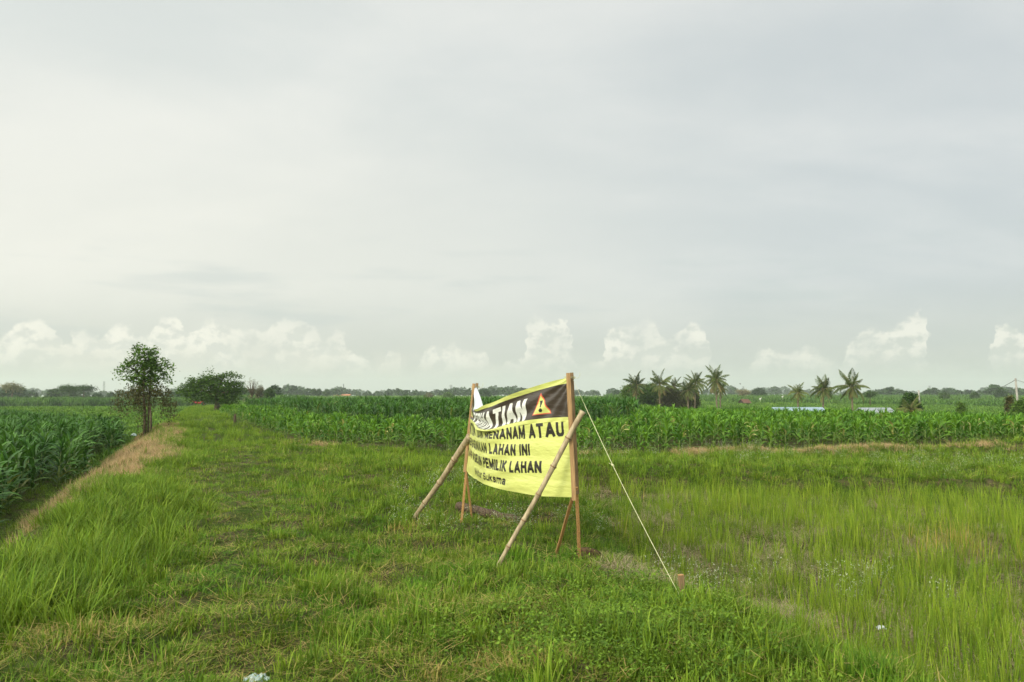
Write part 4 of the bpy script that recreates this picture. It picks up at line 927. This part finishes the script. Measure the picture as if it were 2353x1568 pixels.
M_leafD = leaf_mat('distant leaves', (.02, .05, .012), (.045, .095, .02), (.06, .11, .025), (.12, .12, .05), patch=.05, dry_lo=.8, dry_hi=.95, transl=.2)
generic_tree('bare_tree', 'pale nearly leafless tree beyond the spreading tree', 579, 915, 869, 150, 44, M_leafDry, 1.2, .30, 'bare')
generic_tree('small_tree', 'thin little bush beside the pale leafless tree', 597, 915, 885, 152, 16, M_leafDry, .6, .28, 'round')
generic_tree('small_tree', 'small dark round tree above the maize left of the banner', 619, 916, 893, 140, 26, M_leafD, 1.2, .30, 'round')
generic_tree('rounded_tree', 'large dark dome shaped tree on the horizon right of the coconut palms', 1742.6, 909, 893.2, 420, 32, M_leafD, 1.6, .8, 'dome')
generic_tree('umbrella_tree', 'thin flat topped tree left of the dome shaped tree', 1709, 915, 896, 300, 28, M_leafDry, 1.2, .5, 'umbrella')
generic_tree('umbrella_tree', 'leftmost tall flat topped tree on the skyline, thin crowned', 28, 905, 879, 260, 50, M_leafDry, 1.2, .5, 'umbrella')
generic_tree('umbrella_tree', 'dark flat topped tree in the middle of the left skyline group', 158, 905, 885, 265, 56, M_leafD, 2.2, .5, 'umbrella')
generic_tree('umbrella_tree', 'dark flat topped tree nearest the pylon on the left skyline', 192, 905, 886, 270, 52, M_leafD, 1.8, .5, 'umbrella')
generic_tree('bushy_tree', 'dark bush rising behind the young palm and the grey pole', 2092, 941, 904, 76, 44, M_leafA, 2.2, .22, 'dome')
generic_tree('small_tree', 'little spreading tree behind the rightmost tall coconut palm', 1999, 915, 898, 190, 34, M_leafD, 1.2, .35, 'umbrella')
generic_tree('small_tree', 'withered reddish shrub left of the leaning concrete pole', 2322, 952, 909, 66, 12, M_leafB, 1.3, .18, 'round')
generic_tree('small_tree', 'dark green shrub under the leaning concrete pole at the field edge', 2352, 955, 917, 62, 44, M_leafA, 1.6, .2, 'dome')
generic_tree('small_tree', 'yellow green shrub standing alone above the right maize', 2208, 944, 921, 70, 16, M_leafC, .8, .18, 'round')
generic_tree('bushy_tree', 'dark round bush behind the leftmost coconut palm', 1452, 938, 884, 138, 50, M_leafA, 2.0, .32, 'dome')
generic_tree('bushy_tree', 'dark bush between the first two coconut palms of the row', 1492, 938, 881, 142, 60, M_leafA, 2.0, .32, 'dome')
generic_tree('bushy_tree', 'olive bush under the middle coconut palms', 1540, 938, 888, 136, 56, M_leafB, 1.6, .30, 'dome')
generic_tree('bushy_tree', 'low olive bush right of the middle coconut palms', 1580, 938, 893, 134, 60, M_leafB, 1.4, .30, 'dome')

# ---- palms
M_frond = leaf_mat('palm leaflets', (.03, .055, .010), (.07, .11, .022), (.11, .14, .035), (.28, .22, .10), patch=.2, dry_lo=.9, dry_hi=.99, transl=.25)
M_ptrunk = simple_mat('palm trunk', (.19, .155, .11), (.11, .09, .06), 4, .9, .15, (1, 1, 6), .5, .02)
M_rachis = simple_mat('palm rib', (.16, .16, .05), (.2, .17, .08), 4, .7)
def palm(label, u, vbase, vc_, vtop, D, rpx, nf, lean=0.0, seed=0, young=False, name='coconut_palm', group='coconut palms beyond the maize'):
    r = random.Random(seed * 31 + 5); pxm = .43519 * D / F; bx = PD(u, vbase, D); z0 = float(H(bx.x, D)); base = Vector((bx.x, D, z0)); crown = PD(u + lean, vc_, D); L = rpx * pxm * 1.22
    root = tree_root(name, base, label, 'palm', group); mb = MB(); h = crown.z - z0; n = 14
    pts = [base.lerp(crown, i / n) + Vector((lean * pxm * .25 * math.sin(i / n * math.pi), 0, -.1 if i == 0 else 0)) for i in range(n + 1)]
    mb.tube(pts, [(.10 if not young else .08) * (1.35 - .5 * i / n) + .012 * (i % 2) for i in range(n + 1)], 8); child(mb, 'trunk', M_ptrunk, root, True)
    ribs = MB(); parts = []
    nf = int(nf * 1.7)
    for k in range(nf):
        f = k / max(1, nf - 1); a = k * 2.4 + r.uniform(-.5, .5); tilt = 1.50 - 2.6 * f ** 1.15 + r.uniform(-.25, .25)     # elevation angle: upright first, hanging last
        if young: tilt = 1.35 - 1.2 * f
        ln = L * r.uniform(.68, 1.2) * (1.0 if f < .8 else .85); p = crown.copy(); pp = [p.copy()]; el_ = tilt; m_ = 14; tilt_drop = r.uniform(1.0, 2.0) * (.55 if f < .3 else 1) * (1.0 if f < .75 else .4)
        for i in range(m_):
            el_ = tilt - tilt_drop * ((i + 1) / m_) ** 1.4; p = p + Vector((math.cos(a) * math.cos(el_), math.sin(a) * math.cos(el_), math.sin(el_))) * ln / m_; pp.append(p.copy())
        ribs.tube(pp, [.035 * (1 - .8 * i / m_) for i in range(m_ + 1)], 5)
        P_ = np.array([tuple(q) for q in pp]); nl = 46; tt_ = np.linspace(.14, 1, nl); ix = tt_ * m_; i0 = np.clip(ix.astype(int), 0, m_ - 1); fr = (ix - i0)[:, None]
        c0 = P_[i0] * (1 - fr) + P_[i0 + 1] * fr; dr = P_[i0 + 1] - P_[i0]; dr /= np.linalg.norm(dr, axis=1, keepdims=True)
        sd = np.array([-math.sin(a), math.cos(a), 0]); LL = ln * .25 * np.sin(np.clip(tt_, 0, 1) * np.pi * .86 + .35)[:, None]
        dryv = .9 if f > .86 else .25 * r.random()
        for sg in (-1, 1):
            dn = np.array([0, 0, -1.0]) * uni(.35, 1.0, nl)[:, None]; dv = sd[None] * sg * .8 + dr * .65 + dn * .8; dv /= np.linalg.norm(dv, axis=1, keepdims=True)
            wv = np.cross(dv, dr); wv = dr * .5 + wv * .2; ww = ln * .024
            a0 = c0; m1 = c0 + dv * LL * .5 + wv * ww; tp = c0 + dv * LL + np.array([0, 0, -1.]) * LL * .25; m2 = c0 + dv * LL * .5 - wv * ww
            V = np.stack([a0, m1, tp, m2], 1).reshape(-1, 3); vc = np.tile([.6, f * .6 + r.random() * .3, dryv], (nl * 4, 1)); parts.append((V, np.arange(nl * 4).reshape(nl, 4), vc))
    child(ribs, 'frond_ribs', M_rachis, root, True); add_part(root, 'fronds', *join(parts), M_frond)
    return root
palm('leftmost coconut palm of the row, in front of a dark round bush', 1462, 940, 886, 860, 128, 27, 22, 0, 1)
palm('second coconut palm from the left, with long hanging fronds', 1516, 940, 884, 856, 132, 28, 20, 0, 2)
palm('short coconut palm half hidden in bushes in the middle of the row', 1549, 940, 889, 871, 136, 22, 17, 0, 3)
palm('broad low coconut palm just left of the two tallest in the row', 1581, 940, 897, 877, 126, 27, 22, 0, 4)
palm('coconut palm with upright fronds right of the broad low one', 1596, 940, 880, 855, 130, 28, 20, 2, 5)
palm('tallest coconut palm at the right end of the row, with a clear pale trunk', 1649, 942, 875, 843, 122, 30, 22, -4, 6)
palm('smaller coconut palm close behind the tallest one', 1655, 940, 894, 878, 132, 20, 16, 0, 7)
palm('smallest of the three lone coconut palms, behind the blue roof', 1835, 946, 903, 877, 104, 22, 15, -2, 8)
palm('middle one of the three lone coconut palms, at the right end of the blue roof', 1890, 948, 895, 865, 100, 28, 21, 2, 9)
palm('tall coconut palm with one straight spear frond, left of the white roof', 1959, 948, 889, 844, 96, 37, 22, -1, 10)
palm('young trunkless palm with yellowish fronds beside the white roof', 2093, 950, 945, 922, 72, 30, 14, 0, 11, True, 'young_palm', 'young palms by the sheds')

# ------------------------------------------------------------------ sheds, poles, towers, houses
M_blue = simple_mat('pale blue sheet roof', (.27, .36, .43), (.22, .30, .37), 3, .45, .4, (1, 8, 1), .2, .02)
M_wroof = simple_mat('white sheet roof', (.27, .30, .32), (.22, .25, .27), 3, .45, .4, (8, 1, 1), .2, .02)
M_dark = simple_mat('dark shed wall', (.05, .035, .03), (.03, .025, .02), 3, .9)
M_tile = simple_mat('brown tiles', (.14, .065, .045), (.09, .045, .03), 4, .8)
M_conc = simple_mat('concrete', (.30, .29, .26), (.22, .21, .19), 3, .8)
M_steel = simple_mat('grey steel', (.12, .125, .13), (.09, .095, .1), 3, .6)
M_cable = simple_mat('black cable', (.03, .03, .03), (.02, .02, .02), 3, .6)
def shed(name, label, u0, u1, vtop, D, drop, roofm, wallm, depth=4.0, cat='shed', wall_h=None):
    a, b = PD(u0, vtop, D), PD(u1, vtop, D); cx = (a.x + b.x) / 2; L = b.x - a.x; zt = a.z; z0 = float(H(cx, D)) - .1
    root = empty(name, (cx, D, z0), label, cat); hw = max(.8, (zt - z0) - drop)
    mb = MB()      # pitched roof: two slopes with thickness, ridge along x
    for sg in (-1, 1):
        th = .06; y1 = D + sg * depth / 2
        V = [(cx - L / 2, D, zt), (cx + L / 2, D, zt), (cx + L / 2, y1, zt - drop), (cx - L / 2, y1, zt - drop)]; V += [(x_, y_, z_ - th) for x_, y_, z_ in V]
        mb.add(V, [[0, 1, 2, 3], [7, 6, 5, 4], [0, 4, 5, 1], [1, 5, 6, 2], [2, 6, 7, 3], [3, 7, 4, 0]])
    child(mb, 'roof', roofm, root)
    mb = MB(); zb = zt - drop - .08; wl = L * .46; wd = depth * .42; V = []
    for x_ in (cx - wl, cx + wl):
        V += [(x_, D - wd, z0), (x_, D + wd, z0), (x_, D + wd, zb), (x_, D, zt - .12), (x_, D - wd, zb)]
    mb.add(V, [[0, 4, 3, 2, 1], [5, 6, 7, 8, 9], [0, 5, 9, 4], [1, 2, 7, 6]]); child(mb, 'wall', wallm, root); return root
shed('field_shed', 'long shed with a pale blue roof showing above the maize under the lone palms', 1774, 1890, 935.5, 84, .75, M_blue, M_dark)
shed('field_shed', 'shed with a white roof and dark gable showing above the maize beside the young palm', 1973, 2046, 936.5, 74, .8, M_wroof, M_dark)
shed('tile_roofed_hut', 'tiny hut with a reddish brown roof on the far fields right of the tallest palm', 1702, 1720, 917, 200, .9, M_tile, M_dark, 5, 'hut')
shed('far_house', 'long low building with an orange tiled roof far beyond the maize', 768, 806, 905.5, 560, 2.2, simple_mat('orange tiles', (.50, .20, .10), (.4, .15, .08), 2, .8), M_conc, 14, 'house')
shed('far_house', 'small house with a grey blue roof beyond the maize left of the fan palms', 648, 664, 910.0, 300, 1.5, M_blue, M_conc, 6, 'house')
def pole(name, label, base, top, r, arm=False):
    root = empty(name, base, label, 'utility pole'); mb = MB(); mb.tube([base - Vector((0, 0, .3)), base.lerp(top, .5), top], [r * 1.3, r * 1.1, r * .8], 10); child(mb, 'shaft', M_conc, root, True)
    if arm:
        mb = MB(); mb.beam(top + Vector((-.5, 0, -.3)), top + Vector((.5, 0, -.3)), .07, .07, Vector((0, 1, 0)))
        for dx in (-.4, 0, .4): mb.tube([top + Vector((dx, 0, -.28)), top + Vector((dx, 0, -.12))], .035, 6)
        child(mb, 'cross_arm', M_steel, root)
    return root
D = 80.; b = PD(2113.5, 950, D); b.z = float(H(b.x, D)); pole('utility_pole', 'short pale concrete pole behind the dark bush and young palm', b, PD(2111, 896.5, D), .10)
D = 64.; b = PD(2341.5, 935, D); b.z = float(H(b.x, D)); tp_ = PD(2333.5, 869, D); pole('utility_pole', 'tall leaning concrete pole carrying wires at the right edge', b, tp_, .085)
def cable(a, b, sag, r=.014, n=20):
    mb = MB(); mb.tube([a.lerp(b, i / n) - Vector((0, 0, sag * 4 * (i / n) * (1 - i / n))) for i in range(n + 1)], r, 5); return mb
wl_ = PD(2240, 899, 150); tag(cable(tp_ + Vector((0, 0, -.12)), wl_, .6, .02).build('overhead_wire', M_cable, None, True), 'thin wire running left from the leaning pole down to the far trees', 'wire')
tag(cable(tp_ + Vector((0, 0, -.12)), PD(2480, 880, 50), .3).build('overhead_wire', M_cable, None, True), 'thin wire running right from the leaning pole out of the frame', 'wire')
def pylon(label, u, vtop, D, wpx, mast=False):
    tpt = PD(u, vtop, D); z0 = float(H(tpt.x, D)); h = tpt.z - z0; base = Vector((tpt.x, D, z0)); root = empty('transmission_tower', base, label, 'pylon', 'far transmission towers'); mb = MB(); wb = wpx * .43519 * D / F / 2; n = 9; r = D * .00011
    def wdt(f): return wb * (1 - .72 * f) if not mast else wb * .35
    for sx, sy in ((-1, -1), (1, -1), (1, 1), (-1, 1)):
        mb.tube([base + Vector((sx * wdt(i / n), sy * wdt(i / n), h * i / n)) for i in range(n + 1)], r, 4)
    for i in range(n):
        a_, b_ = wdt(i / n), wdt((i + 1) / n)
        for sy in (-1, 1):
            mb.tube([base + Vector((-a_, sy * a_, h * i / n)), base + Vector((b_, sy * b_, h * (i + 1) / n))], r * .6, 4); mb.tube([base + Vector((a_, sy * a_, h * i / n)), base + Vector((-b_, sy * b_, h * (i + 1) / n))], r * .6, 4)
    child(mb, 'lattice', M_steel, root)
    if not mast:
        mb = MB()
        for f in (.72, .84, .95): mb.beam(base + Vector((-wb * 1.3, 0, h * f)), base + Vector((wb * 1.3, 0, h * f)), r * 2, r * 2, Vector((0, 1, 0)))
        child(mb, 'cross_arm', M_steel, root)
pylon('faint lattice mast on the skyline left of the creeper covered tree', 239.5, 876, 900, 8, True)
pylon('thin mast rising behind the orange roofed building', 789.5, 882, 800, 4, True)
pylon('faint transmission tower just left of the banner', 1036.5, 884, 1100, 7)
pylon('fainter smaller tower beside the one left of the banner', 1042.5, 889, 1300, 5)
pylon('faint tower behind the umbrella shaped tree', 1708, 888, 1200, 5)
pylon('faint transmission tower on the right skyline above the far fields', 2136, 886, 1200, 7)
# fan palms far away
for (u, vt, lab) in ((721, 894, 'leftmost of three tiny round headed palms near the orange roof'), (733, 894.5, 'middle one of three tiny round headed palms near the orange roof'), (750, 896, 'rightmost of three tiny round headed palms near the orange roof')):
    generic_tree('fan_palm', lab, u, 911, vt, 430, 8, M_leafD, 1.5, .55, 'round', 'tiny fan palms', .55, 'palm')
# far wood along the horizon: many crowns reading as one mass
parts = []; lumps = []
def wood(n, umin, umax, D0, D1, h0, h1, seed):
    r = np.random.default_rng(seed)
    for k in range(n):
        u = r.uniform(umin, umax); D_ = r.uniform(D0, D1); q = PD(u, 905, D_); z0 = float(H(q.x, D_)); hh = r.uniform(h0, h1) * (.9 + .15 * math.sin(u * .011 + 1) + .15 * math.sin(u * .05)); w_ = hh * r.uniform(.28, .6)
        nn = 70; uu = RNG.normal(size=(nn, 3)); uu /= np.linalg.norm(uu, axis=1, keepdims=True); uu[:, 2] = np.abs(uu[:, 2]) * .95 - .1
        c = np.array([q.x, D_, z0 + hh * .4]) + uu * np.array([w_, w_, hh * .58]) * r.uniform(.75, 1.02, nn)[:, None]
        parts.append(quads(c, uni(.7, 1.4, nn) * hh * .26, rnd=np.full(nn, r.uniform(0, 1)), up=.4, aspect=.9))
wood(420, -500, 2900, 700, 1000, 7, 12, 1)
wood(200, 1950, 3000, 450, 650, 6, 10, 2)
wood(150, 600, 1300, 520, 700, 5, 9, 3)
wood(110, -500, 300, 300, 420, 4.2, 6.5, 4)
wood(40, 380, 640, 260, 330, 4, 6, 5)
wood(260, -500, 2900, 1100, 1400, 12, 17, 6)
V, Fs, vc = join(parts)
tag(obj('far_wood', mesh_from('far_wood', V, Fs, M_leafD, vc)), 'hazy bluish wood along the whole horizon', None, None, 'stuff')
# bushes scattered at the field edges before the wood
for i, (u, vt, D_, w_, m_, lab) in enumerate(((1112, 893, 420, 30, M_leafD, 'round dark tree before the far wood just left of the banner'), (1030, 904, 330, 18, M_leafC, 'small green bush at the far field edge left of the banner'), (1300, 897, 380, 30, M_leafD, 'tree mass seen behind the sagging top of the banner'), (1416, 898, 420, 12, M_leafD, 'small round tree on the horizon between the right frame and the first palm'),
        (2170, 903, 260, 20, M_leafD, 'dark bush on the far field edge right of the dome shaped bush'), (2240, 903, 280, 18, M_leafD, 'bush at the far field edge left of the leaning pole'), (985, 906, 360, 20, M_leafDry, 'dry looking bush on the far field edge'), (2300, 893, 330, 26, M_leafD, 'dark tree below the wire at the right skyline'))):
    generic_tree('small_tree', lab, u, 912, vt, D_, w_, m_, 1.3, D_ * .0016, 'dome')

# ------------------------------------------------------------------ motorbike on the path
D = 108.; p0 = PD(457, 934, D); z0 = float(H(p0.x, D)); base = Vector((p0.x, D, z0 + .12))
root = empty('motorbike', base, 'small red and black motorbike parked on the grassy path far away', 'motorbike', None, math.radians(25))
M_red = simple_mat('red paint', (.45, .03, .04), (.35, .02, .03), 3, .3, .5); M_black = simple_mat('black rubber', (.02, .02, .02), (.03, .03, .03), 3, .7); M_seat = simple_mat('dark blue seat', (.03, .04, .08), (.02, .03, .06), 3, .5)
def torus(mb, c, R, r, seg=24, sd=8):
    V = [(c[0] + (R + r * math.cos(b)) * math.cos(a), c[1] + r * math.sin(b), c[2] + (R + r * math.cos(b)) * math.sin(a)) for a in [2 * math.pi * i / seg for i in range(seg)] for b in [2 * math.pi * j / sd for j in range(sd)]]
    mb.add(V, [[i * sd + j, i * sd + (j + 1) % sd, ((i + 1) % seg) * sd + (j + 1) % sd, ((i + 1) % seg) * sd + j] for i in range(seg) for j in range(sd)])
for cx in (-.62, .62):
    mb = MB(); torus(mb, (cx, 0, .29), .24, .05)
    for k in range(8): mb.tube([(cx, 0, .29), (cx + .22 * math.cos(k * .785), 0, .29 + .22 * math.sin(k * .785))], .008, 4)
    mb.build('wheel', M_black, root, True)
mb = MB(); mb.tube([(-.5, 0, .55), (-.2, 0, .5), (.15, 0, .45), (.42, 0, .85)], [.10, .14, .11, .09], 10); mb.tube([(.38, 0, .9), (.62, 0, .29)], [.05, .03], 8); mb.tube([(-.85, 0, .72), (-.5, 0, .6)], [.05, .11], 8); mb.build('body', M_red, root, True)
mb = MB(); mb.tube([(-.75, 0, .78), (-.4, 0, .76), (.02, 0, .70)], [.09, .12, .10], 10); mb.build('seat', M_seat, root, True)
mb = MB(); mb.tube([(.36, -.32, 1.02), (.42, 0, .96), (.36, .32, 1.02)], .018, 6); mb.build('handlebar', M_black, root, True)
mb = MB(); mb.tube([(.44, 0, .90), (.52, 0, .88)], [.08, .07], 10); mb.build('headlight', M_white, root, True)
# birds: two white egrets standing in the far fields and one flying
M_feather = simple_mat('white feathers', (.75, .75, .72), (.7, .7, .66), 5, .8)
def egret(label, u, v, D):
    q = PD(u, v, D); base = Vector((q.x, D, q.z - .35)); root = empty('egret', base, label, 'egret', None)
    mb = MB(); mb.tube([base + Vector((-.28, 0, .38)), base + Vector((-.1, 0, .46)), base + Vector((.12, 0, .52)), base + Vector((.2, 0, .66)), base + Vector((.16, 0, .82)), base + Vector((.24, 0, .92)), base + Vector((.36, 0, .90))], [.03, .10, .09, .035, .028, .04, .008], 8)
    for sy in (-.04, .04): mb.tube([base + Vector((0, sy, .42)), base + Vector((0, sy, -.1))], .012, 5)
    child(mb, 'body', M_feather, root, True)
egret('white egret standing in the far field right of the dome shaped tree', 1798, 913, 210); egret('white egret standing near the brown roofed hut', 1747, 918, 180)
q = PD(1701, 882.6, 110); mb = MB()
mb.tube([q + Vector((-.10, 0, 0)), q, q + Vector((.11, 0, .01))], [.005, .03, .006], 6)
for sg in (-1, 1): mb.add([tuple(q + Vector(v_)) for v_ in ((-.05, 0, .01), (.05, 0, .01), (.04, 0, .07), (-.02 + .15 * sg, .05 * sg, .12))], [[0, 1, 2, 3]])
tag(mb.build('flying_bird', M_dark, None, True), 'small bird flying in the sky right of the tallest palm', 'bird')

# ------------------------------------------------------------------ haze: even pale air in one closed box
mb = MB(); x0, x1, y0, y1, z0, z1 = -2900, 2900, -400, 2900, -9, 60
mb.add([(x0, y0, z0), (x1, y0, z0), (x1, y1, z0), (x0, y1, z0), (x0, y0, z1), (x1, y0, z1), (x1, y1, z1), (x0, y1, z1)], [[0, 3, 2, 1], [4, 5, 6, 7], [0, 1, 5, 4], [1, 2, 6, 5], [2, 3, 7, 6], [3, 0, 4, 7]])
hm, t, out = new_mat('haze'); pv = t.n.new('ShaderNodeVolumePrincipled'); pv.inputs['Color'].default_value = (.86, .93, .95, 1); pv.inputs['Density'].default_value = .0003; pv.inputs['Anisotropy'].default_value = 0.1
t.l.new(pv.outputs[0], out.inputs['Volume'])
HAZE = True
if HAZE: tag(mb.build('haze', hm), 'thin pale haze over the far fields', None, None, 'stuff')
